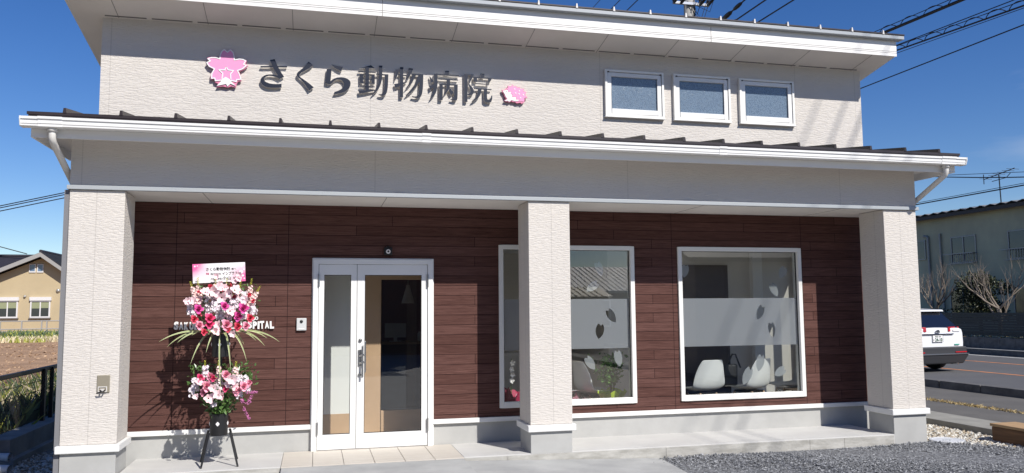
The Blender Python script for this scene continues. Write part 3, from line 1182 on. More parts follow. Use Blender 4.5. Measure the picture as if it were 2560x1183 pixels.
GL.append((Z7, [
    [(1185, 182), (1290, 185), (1285, 1005), (1190, 1005)],
    [(1185, 180), (1475, 192), (1450, 217), (1185, 212)],
    [(1385, 195), (1475, 195), (1420, 330), (1335, 470), (1430, 570), (1475, 660), (1475, 740), (1420, 805), (1300, 800), (1290, 770), (1340, 770), (1375, 720), (1365, 610), (1320, 500), (1318, 460), (1345, 340)],
    [(1670, 170), (1785, 175), (1780, 290), (1668, 285)], [(1465, 262), (2005, 298), (2000, 324), (1465, 292)], [(1465, 270), (1572, 275), (1565, 418), (1465, 412)], [(1895, 305), (2005, 305), (1985, 380), (1890, 445), (1878, 440), (1895, 380)],
    [(1520, 448), (1925, 476), (1925, 496), (1520, 472)], [(1480, 593), (1995, 626), (1995, 650), (1480, 616)],
    [(1600, 615), (1700, 625), (1690, 730), (1640, 850), (1540, 950), (1420, 1000), (1410, 990), (1510, 890), (1580, 760)],
    [(1770, 630), (1865, 635), (1860, 890), (1880, 935), (1940, 935), (1975, 890), (1995, 815), (2020, 820), (2015, 930), (1985, 1010), (1920, 1025), (1840, 1020), (1780, 970), (1772, 900)]]))
for z, strokes in GL:
    b = MB()
    for k, s in enumerate(strokes):
        P = densify(tr(s, *z, SY))
        b.slab(P, SY - .0005 * k, SY + .005 - .0002 * k, 0)
        b.slab(P, SY + .0052 - .0002 * k, SY + .021 - .0004 * k, 1)
    b.build('letter', [M['navy'], M['lside']], sign)

# flower emblem
ZE = (480, 100, 6.737)
em = thing('flower_emblem', 'pink cherry blossom emblem at the left of the dark lettering on the upper wall', 'emblem', (3.05, WY, 4.1))
EO = [(540, 150), (597, 186), (652, 150), (690, 190), (715, 250), (722, 325), (800, 315), (870, 325), (922, 350), (900, 402), (940, 435), (900, 480), (840, 515), (795, 530), (815, 590), (832, 690), (772, 700), (752, 745), (735, 800), (660, 780), (597, 800), (520, 780), (410, 795), (440, 735), (385, 712), (375, 665), (310, 665), (318, 570), (370, 490), (300, 460), (238, 390), (288, 358), (252, 308), (300, 283), (380, 282), (465, 318), (475, 240), (505, 190)]
b = MB()
b.slab(tr(EO, *ZE, SY), SY, SY + .022, 0, 1)
b.build('backing', [M['pinkd'], M['pinkd']], em)
EF = [(470, 325), (478, 250), (505, 195), (545, 165), (597, 210), (648, 168), (690, 210), (708, 270), (715, 340), (800, 325), (860, 333), (905, 355), (870, 415), (915, 435), (850, 490), (765, 520), (800, 580), (825, 665), (755, 672), (745, 705), (640, 680), (568, 635), (500, 680), (395, 690), (385, 645), (330, 650), (335, 570), (380, 490), (290, 445), (250, 385), (310, 360), (270, 320), (330, 300), (400, 300)]
b = MB()
b.slab(tr(EF, *ZE, SY), SY - .004, SY - .0005)
b.build('petals', M['pink'], em)


def ribbon(b, pts, w, y0, y1):
    n = len(pts)
    for i in range(n - 1):
        a, c = Vector(pts[i]), Vector(pts[i + 1])
        d = (c - a)
        if d.length < 1e-6:
            continue
        d.normalize()
        q = Vector((-d.y, d.x)) * w / 2
        e2 = d * w * .25
        dy = .0002 * (i % 5)
        b.slab([tuple(a - e2 + q), tuple(a - e2 - q), tuple(c + e2 - q), tuple(c + e2 + q)], y0 - dy, y1)


b = MB()
ribbon(b, tr(EF + [EF[0]], *ZE, SY), .0115, SY - .007, SY - .0042)
ST = [(575, 455), (610, 510), (700, 520), (650, 580), (655, 660)]
ribbon(b, tr(ST, *ZE, SY), .0105, SY - .0085, SY - .0042)
ribbon(b, tr([(575, 455), (555, 510), (455, 508), (520, 570), (505, 655)], *ZE, SY), .0105, SY - .0085, SY - .0042)
b.build('outline', M['wacr'], em)
b = MB()
b.slab(tr([(568, 640), (650, 690), (735, 778), (650, 742), (597, 788), (575, 745), (418, 778), (500, 690)], *ZE, SY), SY - .010, SY - .0005)
b.build('lower_petal', M['wacr'], em)

# hedgehog emblem
ZH = (1240, 200, 16.9)
hh = thing('hedgehog_emblem', 'small pink and white hedgehog emblem at the right end of the dark lettering', 'emblem', (5.3, WY, 4.0))
HB = [(420, 355), (500, 345), (490, 245), (620, 280), (710, 190), (740, 285), (850, 250), (880, 330), (1000, 300), (1020, 375), (1190, 380), (1160, 480), (1290, 510), (1230, 610), (1320, 760), (1210, 780), (1200, 940), (1080, 1010), (1040, 960), (880, 985), (800, 930), (700, 930), (640, 880), (600, 925), (540, 950), (500, 905), (400, 915), (345, 870), (450, 810), (380, 720), (345, 600), (270, 500), (245, 415), (330, 440)]
b = MB()
b.slab(tr(HB, *ZH, SY), SY, SY + .022)
b.build('backing', M['pinkd'], hh)
b = MB()
b.slab(tr([(440, 375), (515, 360), (510, 265), (625, 300), (700, 225), (730, 305), (840, 270), (870, 350), (985, 320), (1005, 392), (1165, 397), (1140, 495), (1262, 525), (1205, 615), (1290, 745), (1190, 770), (1180, 925), (1050, 905), (960, 910), (980, 830), (860, 815), (860, 715), (685, 705), (705, 615), (622, 598), (650, 490), (518, 515), (512, 430)], *ZH, SY), SY - .004, SY - .0005)
b.build('spines', M['pink'], hh)
b = MB()
b.slab(tr([(285, 450), (340, 458), (450, 418), (505, 440), (512, 530), (640, 497), (608, 604), (690, 626), (668, 722), (845, 727), (842, 832), (965, 835), (945, 895), (800, 905), (640, 850), (600, 900), (540, 925), (500, 880), (400, 895), (365, 868), (490, 815), (415, 720), (365, 600), (305, 500)], *ZH, SY), SY - .0045, SY - .0005)
for x, y in ((770, 390), (970, 460), (810, 560), (955, 590), (1140, 630), (1020, 755)):
    b.slab(tr([(x - 45, y - 12), (x + 35, y - 30), (x + 40, y + 40), (x + 15, y + 40), (x + 8, y)], *ZH, SY), SY - .006, SY - .003)
b.build('body', M['wacr'], hh)
b = MB()
b.slab(tr([(440, 475), (460, 475), (460, 502), (440, 502)], *ZH, SY), SY - .007, SY - .003)
b.build('eye', M['black'], hh)

# english lettering on the boards
en = thing('hospital_lettering', 'white raised capital lettering on the brown boards behind the flower stand', 'sign', (1.7, WY, 1.33))
words = 'SAKURA ANIMAL HOSPITAL'
xs0, xs1 = 1.197, 2.228
wd = [1.0 if c not in 'I ' else (.48 if c == 'I' else .55) for c in words]
tot = sum(wd)
cx = xs0
random.seed(2)
for c, w_ in zip(words, wd):
    ww = (xs1 - xs0) * w_ / tot
    if c != ' ':
        hgt = .082 + random.uniform(-.004, .004)
        put_text('letter', c, [M['wacr'], M['lside']], en, cx + ww * .08, WY - .016, 1.335 + random.uniform(-.005, .005), size=.1, ext=.012, off=.006, width=ww * .84, height=hgt, tilt=random.uniform(-.05, .05))
    cx += ww
b = MB()
ribbon(b, [(2.005 + .018 * math.cos(q), 1.445 + .016 * math.sin(q)) for q in [i * math.pi / 5 for i in range(11)]], .009, WY - .03, WY - .004)
ribbon(b, [(2.04 + .012 * math.cos(q), 1.452 + .016 * math.sin(q)) for q in [i * math.pi / 5 for i in range(11)]], .008, WY - .03, WY - .004)
b.build('heart_mark', M['wacr'], en)

# intercom
t = thing('intercom', 'pale grey door intercom on the brown boards left of the entrance door', 'intercom', (2.51, WY, 1.31))
b = MB()
b.box(2.461, 2.566, WY - .032, WY, 1.312, 1.447)
b.build('housing', mat('pale grey intercom plastic', (.56, .57, .57), .45), t, bevel=.005)
b = MB()
b.tube([(2.513, WY - .03, 1.411), (2.513, WY - .04, 1.411), (2.513, WY - .043, 1.411)], [.018, .016, .008], 16)
b.build('camera_lens', M['black'], t)
b = MB()
b.box(2.48, 2.546, WY - .0345, WY - .032, 1.325, 1.334)
b.build('call_button', M['card'], t)
# sensor lamp above the door
t = thing('door_camera', 'small black square camera with pale round lens above the entrance door', 'camera', (3.455, WY, 2.15))
b = MB()
b.box(3.410, 3.500, WY - .05, WY, 2.152, 2.238)
b.box(3.44, 3.47, WY - .04, WY, 2.238, 2.252)
b.build('housing', M['black'], t, bevel=.006)
b = MB()
b.tube([(3.455, WY - .05, 2.19), (3.455, WY - .062, 2.19)], [.026, .024], 18)
b.build('lens_ring', M['card'], t)
b = MB()
b.tube([(3.455, WY - .062, 2.19), (3.455, WY - .065, 2.19)], [.012, .010], 14)
b.build('lens', M['gasket'], t)
# hose tap plate on the left column
t = thing('outlet_cover', 'beige metal outlet cover plate on the front of the left column', 'cover plate', (.725, 0, .77))
b = MB()
b.box(.669, .781, -.012, 0, .775, .938)
b.build('plate', mat('beige brushed plate', (.36, .325, .25), .45, metal=.4), t, bevel=.004)
b = MB()
b.ring(.680, .760, .782, .832, .008, -.020, -.012)
b.box(.70, .74, -.026, -.012, .79, .812)
b.build('flap', M['cap'], t, bevel=.002)
b = MB()
b.tube([(.705, -.02, .80), (.715, -.05, .79), (.735, -.05, .785), (.742, -.02, .80)], .007, 8)
b.tube([(.722, -.05, .787), (.69, -.045, .778), (.675, -.03, .77)], .006, 8)
b.build('hook', M['black'], t)

# =================================================================== WAITING ROOM
def shell_chair(name, label):
    root = local(name, label, 'chair', 'white shell chairs in the waiting room')
    cl = [(.235, .452), (.22, .462), (.12, .445), (0, .432), (-.10, .432), (-.165, .455), (-.20, .52), (-.222, .62), (-.245, .74), (-.262, .82), (-.268, .838)]
    hw = [.20, .215, .235, .245, .25, .252, .25, .235, .20, .165, .145]
    lift = [.0, .01, .03, .04, .045, .045, .03, .012, .005, 0, 0]
    fwd = [0, 0, 0, 0, 0, .01, .035, .05, .04, .025, .02]
    n = 12
    pts, fs = [], []
    for (y, z), h, l, f in zip(cl, hw, lift, fwd):
        for j in range(n + 1):
            s = -1 + 2 * j / n
            k = abs(s) ** 3
            pts.append((h * s, y + f * k, z + l * k))
    for i in range(len(cl) - 1):
        for j in range(n):
            a = i * (n + 1) + j
            fs.append((a, a + 1, a + n + 2, a + n + 1))
    b = MB()
    b.mesh(pts, fs)
    o = b.build('seat_shell', M['chair'], root, smooth=True)
    sd = o.modifiers.new('solid', 'SOLIDIFY')
    sd.thickness = .009
    sb = o.modifiers.new('sub', 'SUBSURF')
    sb.levels = sb.render_levels = 1
    for sx in (-1, 1):
        for sy in (-1, 1):
            b = MB()
            b.tube([(sx * .12, sy * .13, .41), (sx * .22, sy * .22, .02)], [.016, .012], 10)
            b.build('leg', M['wood'], root, smooth=True)
    b = MB()
    for sx in (-1, 1):
        b.tube([(sx * .13, -.14, .40), (sx * .19, .20, .14)], .005, 6)
        b.tube([(sx * .13, .14, .40), (sx * .19, -.20, .14)], .005, 6)
    for sy in (-1, 1):
        b.tube([(-.13, sy * .14, .40), (.19, sy * .20, .14)], .005, 6)
        b.tube([(.13, sy * .14, .40), (-.19, sy * .20, .14)], .005, 6)
    b.ring(-.14, .14, .40, .41, .02, -.14, .14)
    b.build('wire_brace', M['black'], root)
    return root


ch = shell_chair('shell_chair', 'white shell chair leftmost behind the right shop window, its back to the glass')
ch.location = (7.56, 1.30, .02)
ch.rotation_euler = (0, 0, R(9))
dup(ch, (8.24, 1.30, .02), R(24), 'white shell chair behind the right shop window with a black bag beside its back')
dup(ch, (8.93, 1.42, .02), R(80), 'white shell chair at the right edge of the right shop window, seen from its side')
dup(ch, (6.16, 1.52, .02), R(-80), 'white shell chair beside the potted tree behind the left shop window')
dup(ch, (5.72, 1.60, .02), R(-75), 'white shell chair right beside the middle column behind the left shop window')

t = thing('shoulder_bag', 'black shoulder bag with looped strap hung by the middle white chair', 'bag', (8.03, 1.36, .47))
b = MB()
b.hexa([(7.93, 1.42, .49), (8.13, 1.38, .49), (7.95, 1.52, .49), (8.15, 1.48, .49), (7.98, 1.44, .77), (8.15, 1.40, .77), (7.99, 1.50, .77), (8.16, 1.46, .77)])
b.build('bag_body', M['bag'], t, bevel=.025)
b = MB()
b.tube([(8.03, 1.46, .75), (8.06, 1.45, .84), (8.09, 1.44, .90), (8.13, 1.43, .90), (8.16, 1.43, .82), (8.20, 1.43, .72)], .012, 8)
b.build('strap', M['bag'], t, smooth=True)


def leaf_quad(b, c, d, nrm, L, Wd, m=0, fold=.25):
    d = d.normalized()
    s = d.cross(nrm)
    if s.length < 1e-5:
        s = d.orthogonal()
    s.normalize()
    n = s.cross(d)
    p0, p1 = c, c + d * L
    mid = c + d * L * .5
    b.mesh([p0, mid + s * Wd / 2 + n * Wd * fold, p1, mid - s * Wd / 2 + n * Wd * fold], [(0, 1, 2), (0, 2, 3)], m)


def rv():
    while True:
        v = Vector((random.uniform(-1, 1), random.uniform(-1, 1), random.uniform(-1, 1)))
        if .05 < v.length < 1:
            return v.normalized()


m_leaf = leafmat('dark glossy leaf', (.04, .10, .028), (.10, .18, .045), .35)
m_leafl = leafmat('fresh green leaf', (.06, .13, .03), (.11, .20, .05), .45)
m_stem = mat('brown stem', (.10, .07, .045), .8)
PTX = on('y', 1.22, 1529, 930).x
t = thing('potted_tree', 'small leafy potted tree in yellow green wrapping behind the left shop window', 'potted plant', (PTX, 1.22, .02))
b = MB()
for i in range(3):
    a = i * 2.1
    b.tube([(PTX + .015 * math.cos(a), 1.22 + .015 * math.sin(a), .3), (PTX + .03 * math.cos(a), 1.22 + .03 * math.sin(a), .62), (PTX - .01 + .06 * math.cos(a + 1), 1.22 + .06 * math.sin(a + 1), .84)], [.009, .008, .005], 6)
b.build('stem', m_stem, t)
b = MB()
random.seed(21)
for i in range(430):
    h = random.random()
    c = Vector((PTX - .02 + random.gauss(0, .055 + .03 * h), 1.22 + random.gauss(0, .055), .60 + .34 * h))
    leaf_quad(b, c, rv() + Vector((0, 0, -.1)), rv(), .062, .03)
b.build('foliage', leafmat('bright pot leaf', (.06, .16, .04), (.16, .30, .07), .35), t)
b = MB()
n = 22
ptsl = []
for r, z in ((.10, .02), (.13, .25), (.12, .40), (.17, .50)):
    for j in range(n):
        q = 2 * math.pi * j / n
        k = r * (1 + .14 * (j % 2) * (z > .1)) + random.uniform(-.008, .008)
        ptsl.append((PTX + k * math.cos(q), 1.22 + k * math.sin(q), z + (random.uniform(-.035, .03) if z > .45 else 0)))
fsl = [(i * n + j, i * n + (j + 1) % n, (i + 1) * n + (j + 1) % n, (i + 1) * n + j) for i in range(3) for j in range(n)]
b.mesh(ptsl, fsl)
b.build('wrapping', mat('yellow green wrapping', (.62, .80, .05), .35, world=False), t)


def wrapped(name, label, x, y, z0, h, col, rr, seed, tilt=0):
    random.seed(seed)
    t = thing(name, label, 'bouquet', (x, y, z0))
    b = MB()
    n = 18
    P, Fc = [], []
    for k, (f, z) in enumerate(((.25, 0), (.55, .45), (.85, .8), (1.1, 1.0))):
        for j in range(n):
            q = 2 * math.pi * j / n
            r = rr * f * (1 + (.16 if j % 3 == 0 else -.05))
            zz = z0 + h * z + (random.uniform(-.25, .12) * h if k == 3 else 0)
            P.append((x + r * math.cos(q) + tilt * z, y + r * math.sin(q) * .7, zz))
    Fc = [(i * n + j, i * n + (j + 1) % n, (i + 1) * n + (j + 1) % n, (i + 1) * n + j) for i in range(3) for j in range(n)]
    b.mesh(P, Fc)
    b.build('wrapping_paper', mat(name + ' paper', col, .55, world=False), t)
    b = MB()
    b.lathe([(rr * .3, 0), (rr * .35, h * .4)], (x, y, z0 + .002), 16)
    b.build('pot', M['blackp'], t)
    return t


wrapped('gift_bouquet', 'crimson paper wrapped flower gift at the lower left corner of the left shop window', 5.00, 1.22, .02, .56, (.48, .03, .10), .15, 1, .02)
wrapped('gift_bouquet', 'pale pink paper wrapped flower gift beside the crimson one behind the left shop window', 5.22, 1.20, .02, .46, (.78, .38, .48), .15, 4, -.02)
wrapped('gift_bouquet', 'pink paper wrapped flower gift showing just right of the middle column behind the glass', 5.80, 1.40, .02, .42, (.76, .32, .42), .15, 9, .02)
t = thing('white_orchid', 'white orchid spray above the crimson wrapped gift behind the left shop window', 'orchid', (4.97, 1.28, .5))
b = MB()
b.tube([(5.0, 1.25, .4), (4.99, 1.26, .7), (5.0, 1.25, .92)], .005, 6)
b.build('stem', m_leafl, t)
for k in range(4):
    b = MB()
    c = Vector((4.995 + .012 * (k % 2), 1.24, .66 + k * .07))
    for j in range(5):
        q = j * 2 * math.pi / 5 + k
        leaf_quad(b, c, Vector((math.cos(q), -.3, math.sin(q))), Vector((0, -1, 0)), .045, .035)
    b.build('flower', M['card'], t)
t = thing('white_cabinet', 'low white cabinet against the rear wall behind the left shop window', 'cabinet', (5.4, 4.0, .02))
b = MB()
b.box(5.2, 5.75, 3.8, 4.19, .02, .85)
b.build('carcass', M['inwhite'], t, bevel=.005)
b = MB()
b.box(5.23, 5.47, 3.785, 3.80, .06, .81)
b.box(5.48, 5.72, 3.785, 3.80, .06, .81)
b.build('cabinet_door', M['chair'], t, bevel=.004)
# entrance hall
t = thing('pendant_lamp', 'white cone pendant lamp hanging in the dark hall behind the door glass', 'pendant lamp', (3.93, 3.0, 1.63))
b = MB()
b.lathe([(.092, 0), (.03, .22), (.022, .26)], (3.93, 3.0, 1.62), 24, cap=False)
o = b.build('lamp_shade', M['chair'], t, smooth=True)
b = MB()
b.tube([(3.93, 3.0, 1.86), (3.93, 3.0, 2.42)], .004, 6)
b.build('cord', M['card'], t)
t = thing('reception_counter', 'brown reception counter in the dark hall behind the door glass', 'counter', (4.1, 4.2, .02))
b = MB()
b.box(3.3, 4.58, 4.2, 4.6, .02, 1.0)
b.build('front', mat('brown counter front', (.26, .15, .11), .5), t)
b = MB()
b.box(3.25, 4.58, 4.1, 4.65, 1.0, 1.035)
b.build('counter_top', M['wood'], t, bevel=.004)
t = thing('monitor', 'pale computer monitor on the reception counter behind the door glass', 'monitor', (4.0, 4.35, 1.035))
b = MB()
b.box(3.72, 4.05, 4.30, 4.33, 1.10, 1.32)
b.build('screen_back', M['chair'], t, bevel=.006)
b = MB()
b.box(3.86, 3.91, 4.31, 4.35, 1.035, 1.15)
b.box(3.80, 3.97, 4.25, 4.40, 1.035, 1.045)
b.build('stand', M['chair'], t)
t = thing('white_jar', 'small white jar on the reception counter under the pendant lamp', 'jar', (4.3, 4.3, 1.035))
b = MB()
b.lathe([(.04, 0), (.045, .12), (.03, .13)], (4.27, 4.3, 1.036), 16)
b.build('jar_body', M['chair'], t, smooth=True)
b = MB()
b.lathe([(.03, 0), (.03, .02)], (4.27, 4.3, 1.167), 16)
b.build('lid', M['card'], t)

# =================================================================== FLOWER STAND
random.seed(11)
FS = thing('flower_stand', 'two tier congratulatory flower stand with pink and white flowers on black tripod', 'flower stand', (1.74, .25, 0))
FX, FY = 1.738, .25


def pot(z0, z1, r):
    b = MB()
    b.lathe([(r * .97, z0), (r, z1 - .012), (r * 1.03, z1 - .012), (r * 1.03, z1), (r * .93, z1), (r * .92, z1 - .04)], (FX, FY, 0), 32)
    p = b.build('pot', M['black'], FS, smooth=False)
    for a in (-92, -160, -20, 60, 140):
        q = R(a)
        c = Vector((FX + (r + .002) * math.cos(q), FY + (r + .002) * math.sin(q), (z0 + z1) / 2 + .012))
        tx = Vector((-math.sin(q), math.cos(q), 0))
        b = MB()
        nrm = Vector((math.cos(q), math.sin(q), 0)) * .002
        s = .024
        d = [tx * s * .85, Vector((0, 0, s)), -tx * s * .85, Vector((0, 0, -s))]
        pts = []
        for i in range(4):
            a_, c_ = d[i], d[(i + 1) % 4]
            pts += [c + nrm + a_ * .86 + c_ * .14, c + nrm + a_ * .5 + c_ * .5, c + nrm + a_ * .14 + c_ * .86]
        b.face(pts)
        b.build('diamond_badge', M['card'], p, org=FS['_o'])


pot(.300, .512, .087)
pot(1.075, 1.300, .087)
b = MB()
b.tube([(FX, FY + .03, .5), (FX, FY + .03, 1.1)], .014, 10)
b.build('post', M['black'], FS)
lr, rr_ = on('z', 0, 501.5, 1156), on('z', 0, 592.8, 1148)
for x, y in ((1.593, .13), (1.934, .134), (lr.x, lr.y), (rr_.x, rr_.y)):
    b = MB()
    top = Vector((FX + (x - FX) * .58, FY + (y - FY) * .55, .302))
    for dx in (-.006, .006):
        b.tube([(top.x + dx, top.y, top.z + .03), (x + dx * .6, y, .004)], .0062, 8)
    b.tube([(x - .008, y, .008), (x + .008, y, .008)], .010, 8)
    b.build('stand_leg', M['black'], FS)


def fmat(name, c1, c2, rough=.55):
    m = mat(name, c1, rough, var=((55, 55, 55), 1.0), col2=c2, world=False, spec=.2)
    return m


fm = dict(
    hot=fmat('hot pink rose', (.84, .11, .26), (.70, .05, .17)),
    mag=fmat('magenta rose', (.80, .13, .42), (.64, .06, .30)),
    red=fmat('coral red carnation', (.84, .12, .19), (.68, .06, .11)),
    pk=fmat('pink rose', (.92, .46, .56), (.84, .30, .43)),
    pale=fmat('pale pink lily', (.93, .74, .75), (.88, .58, .62)),
    wl=fmat('white lilac stock', (.95, .91, .92), (.88, .76, .82)),
    cream=fmat('cream pink snapdragon', (.90, .73, .68), (.85, .58, .55)),
    bud=fmat('yellow green bud', (.72, .70, .10), (.48, .52, .07)),
    lav=fmat('mauve sprig', (.68, .26, .48), (.52, .16, .36)),
)


def petal_cup(b, c, ax, ang, r, h, wid, open_, m=0):
    """one cupped petal around axis ax"""
    ax = ax.normalized()
    u = ax.orthogonal().normalized()
    v = ax.cross(u)
    d = u * math.cos(ang) + v * math.sin(ang)
    s = ax.cross(d)
    P = []
    for i, t in enumerate((0, .4, .8, 1.0)):
        rad = r * (.25 + .75 * (t ** .7)) * (1 + open_ * t * t)
        z = h * t * (1 - open_ * .35 * t)
        wv = wid * (.35, .95, .9, .45)[i]
        cup = .25 * wv
        for k in (-1, 0, 1):
            P.append(c + ax * z + d * (rad - abs(k) * cup * .8) + s * (k * wv * .5))
    fs = []
    for i in range(3):
        for k in range(2):
            a = i * 3 + k
            fs.append((a, a + 1, a + 4, a + 3))
    b.mesh(P, fs, m)


def rose(c, R0, m, facing=None):
    b = MB()
    ax = facing or Vector((random.uniform(-.4, .4), -1, random.uniform(.1, .7)))
    n = 17
    for k in range(n):
        t = k / (n - 1)
        petal_cup(b, c - ax.normalized() * R0 * .5, ax, k * 2.4, R0 * (.16 + .74 * t), R0 * (1.15 - .35 * t), R0 * (.55 + .65 * t), .05 + .55 * t * t)
    return b.build('rose', m, FS, smooth=True)


def carnation(c, R0, m, nm='carnation'):
    b = MB()
    ax = Vector((random.uniform(-.5, .5), -1, random.uniform(.2, .8))).normalized()
    for k in range(34):
        d = (rv() + ax * .75).normalized()
        leaf_quad(b, c + d * R0 * .15, d, rv(), R0 * random.uniform(.7, 1.0), R0 * .62, fold=.3)
    return b.build(nm, m, FS)


def lily(c, R0, m, nm='lily'):
    b = MB()
    ax = Vector((random.uniform(-.6, .6), -1, random.uniform(-.2, .6))).normalized()
    for k in range(6):
        petal_cup(b, c, ax, k * math.pi / 3 + .2, R0 * .8, R0 * .8, R0 * 1.05, .35 + .3 * (k % 2))
    return b.build(nm, m, FS, smooth=True)


def floret(b, c, ax, r, m=0, n=5):
    u = ax.orthogonal().normalized()
    v = ax.cross(u)
    a0 = random.random() * 6
    for k in range(n):
        a = a0 + k * 2 * math.pi / n
        d = (u * math.cos(a) + v * math.sin(a) + ax * random.uniform(.1, .7)).normalized()
        leaf_quad(b, c, d, ax, r, r * .85, m, fold=.3)


def stock(c, R0, H, m, lean=0.):
    """dense spike of small ruffled florets"""
    b = MB()
    n = int(44 * H / .12)
    for k in range(n):
        h = random.uniform(-.5, .5) * H
        q = random.uniform(0, 2 * math.pi)
        d = Vector((math.cos(q), math.sin(q), random.uniform(-.1, .5))).normalized()
        floret(b, c + Vector((lean * h, 0, h)) + d * R0 * random.uniform(.6, 1.05), d, .019)
    return b.build('stock_flower', m, FS)


def snapdragon(tip, L, lean):
    b = MB()
    tip = Vector(tip)
    ax = Vector((lean, random.uniform(-.05, .1), 1)).normalized()
    for k in range(int(L / .0045)):
        s = k * .0045
        p = tip - ax * s
        q = k * 2.4
        d = Vector((math.cos(q), math.sin(q), .5)).normalized()
        t = s / L
        if t < .30:
            leaf_quad(b, p + d * .003, d, ax, .013 + .016 * t, .014, 1, fold=.4)
        else:
            floret(b, p + d * (.010 + .016 * t), d, .012 + .014 * t, 0, 4)
    return b.build('snapdragon', [fm['cream'], fm['bud']], FS)


def at1(u, v, y):           # position read from the enlarged upper bunch
    return on('y', y, 440 + u / 5.377, 640 + v / 5.377)


def at2(u, v, y):
    return on('y', y, 400 + u / 3.45, 840 + v / 3.45)


for u, v, r, k in ((457, 832, .046, 'hot'), (455, 912, .042, 'hot'), (910, 697, .048, 'mag'), (838, 812, .042, 'mag'), (305, 712, .042, 'mag'), (655, 670, .040, 'mag'),
                   (1000, 832, .036, 'red'), (248, 846, .034, 'red'), (832, 945, .036, 'red'), (702, 985, .030, 'red'), (380, 1020, .030, 'red'),
                   (682, 922, .048, 'pk'), (318, 930, .042, 'pk'), (946, 938, .036, 'pk')):
    rose(at1(u, v, .03 + random.uniform(-.01, .02)), r, fm[k])
for u, v in ((465, 412), (310, 492), (608, 460), (538, 547), (785, 552), (725, 397), (985, 530), (1040, 612), (320, 800)):
    carnation(at1(u, v, .09 + random.uniform(-.02, .03)), .027, fm['red'])
for u, v, r in ((515, 475, .05), (615, 562, .05), (790, 462, .045), (300, 612, .042), (392, 490, .04), (730, 505, .042), (725, 745, .042), (563, 930, .036), (930, 600, .04), (530, 1022, .04), (765, 1045, .032), (240, 615, .04), (650, 430, .035), (700, 820, .036), (170, 610, .036), (580, 420, .035), (860, 520, .035)):
    lily(at1(u, v, .07 + random.uniform(-.02, .05)), r, fm['pale'])
for u, v, H in ((412, 640, .13), (510, 620, .11), (575, 755, .12), (190, 735, .09), (235, 770, .08), (845, 590, .13), (950, 770, .12), (1015, 715, .10), (610, 810, .09), (765, 660, .12), (905, 560, .10), (440, 735, .09), (590, 690, .09), (800, 640, .10), (265, 560, .08), (730, 620, .09), (1050, 740, .07), (520, 690, .10), (900, 820, .07)):
    stock(at1(u, v, .10 + random.uniform(-.03, .06)), .026, H, fm['wl'])
for u, v, L, ln in ((192, 352, .22, -.35), (292, 300, .28, -.1), (530, 310, .2, 0), (685, 308, .22, .02), (870, 338, .28, .08), (1017, 312, .26, .1), (1128, 412, .24, .45)):
    snapdragon(at1(u, v, .14 + random.uniform(-.03, .04)), L, ln)
for u, v in ((547, 275), (600, 380), (855, 255), (800, 350), (840, 305)):
    lily(at1(u, v, .13), .028, fm['pale'])
# lower bunch
for u, v, r, k in ((570, 332, .040, 'pk'), (350, 362, .036, 'hot'), (440, 352, .040, 'pk'), (405, 432, .046, 'pk'), (567, 456, .028, 'hot'), (665, 466, .044, 'pk'), (725, 432, .042, 'pk'), (772, 402, .028, 'pk'), (372, 487, .030, 'pk'), (460, 362, .030, 'hot')):
    rose(at2(u, v, .06 + random.uniform(-.02, .03)), r, fm[k])
for u, v, r in ((418, 540, .042), (500, 510, .044), (535, 515, .036), (620, 372, .046), (600, 410, .04), (315, 525, .026), (460, 450, .036), (330, 400, .034), (640, 440, .036)):
    lily(at2(u, v, .05 + random.uniform(-.02, .04)), r, fm['pale'])
for u, v, H in ((296, 420, .12), (275, 492, .08), (432, 392, .10), (513, 420, .11), (680, 385, .10), (738, 392, .09), (752, 445, .08), (680, 505, .07), (465, 582, .06), (505, 350, .10), (650, 330, .09), (390, 310, .1), (310, 450, .09)):
    stock(at2(u, v, .12 + random.uniform(-.03, .05)), .024, H, fm['wl'])
for u, v, L, ln in ((388, 216, .2, -.05), (508, 216, .22, 0), (657, 224, .2, .05)):
    snapdragon(at2(u, v, .14), L, ln)
for u, v, dx, dz in ((700, 545, .02, -.03), (740, 590, .05, .03), (765, 560, .03, .05), (745, 490, .06, 0), (790, 488, .05, 0), (735, 660, .03, -.04), (755, 690, .02, -.03), (720, 620, .01, -.02)):
    b = MB()
    c = at2(u, v, .08)
    for k in range(26):
        s = random.random()
        floret(b, c + Vector((dx * s, 0, dz * s)) + rv() * .012, rv(), .009, 0, 4)
    b.build('sea_lavender', fm['lav'], FS)
# foliage behind and under the flowers
b = MB()
random.seed(31)
for k in range(620):
    a = random.uniform(0, 2 * math.pi)
    h = random.uniform(.53, 1.0)
    rad = (.08 + .22 * min(1, (h - .5) / .3)) * math.sqrt(random.random())
    c = Vector((FX + .02 + rad * 1.1 * math.cos(a), FY + .02 + rad * .85 * math.sin(a), h))
    leaf_quad(b, c, rv() + Vector((0, -.3, .1)), rv(), random.uniform(.03, .06), .022, random.choice((0, 0, 1)))
for k in range(150):
    a = random.uniform(-2.6, -.5)
    h = random.uniform(.52, .70)
    rad = .05 + (h - .5) * .75 * random.random()
    c = Vector((FX + rad * math.cos(a) * 1.2, FY + rad * math.sin(a), h))
    leaf_quad(b, c, rv() + Vector((0, -.5, -.1)), Vector((0, -1, .3)), random.uniform(.035, .065), .03, random.choice((0, 1, 1)))
b.build('lower_foliage', [m_leaf, m_leafl], FS)
b = MB()
for k in range(900):
    a = random.uniform(0, 2 * math.pi)
    h = random.uniform(1.33, 1.80)
    rad = (.10 + .24 * min(1, (h - 1.3) / .25)) * math.sqrt(random.random())
    c = Vector((FX + .02 + rad * math.cos(a), FY + .03 + rad * .6 * math.sin(a), h))
    leaf_quad(b, c, rv() + Vector((0, -.2, .1)), rv(), random.uniform(.03, .055), .02, random.choice((0, 0, 1)))
b.build('upper_foliage', [m_leaf, m_leafl], FS)
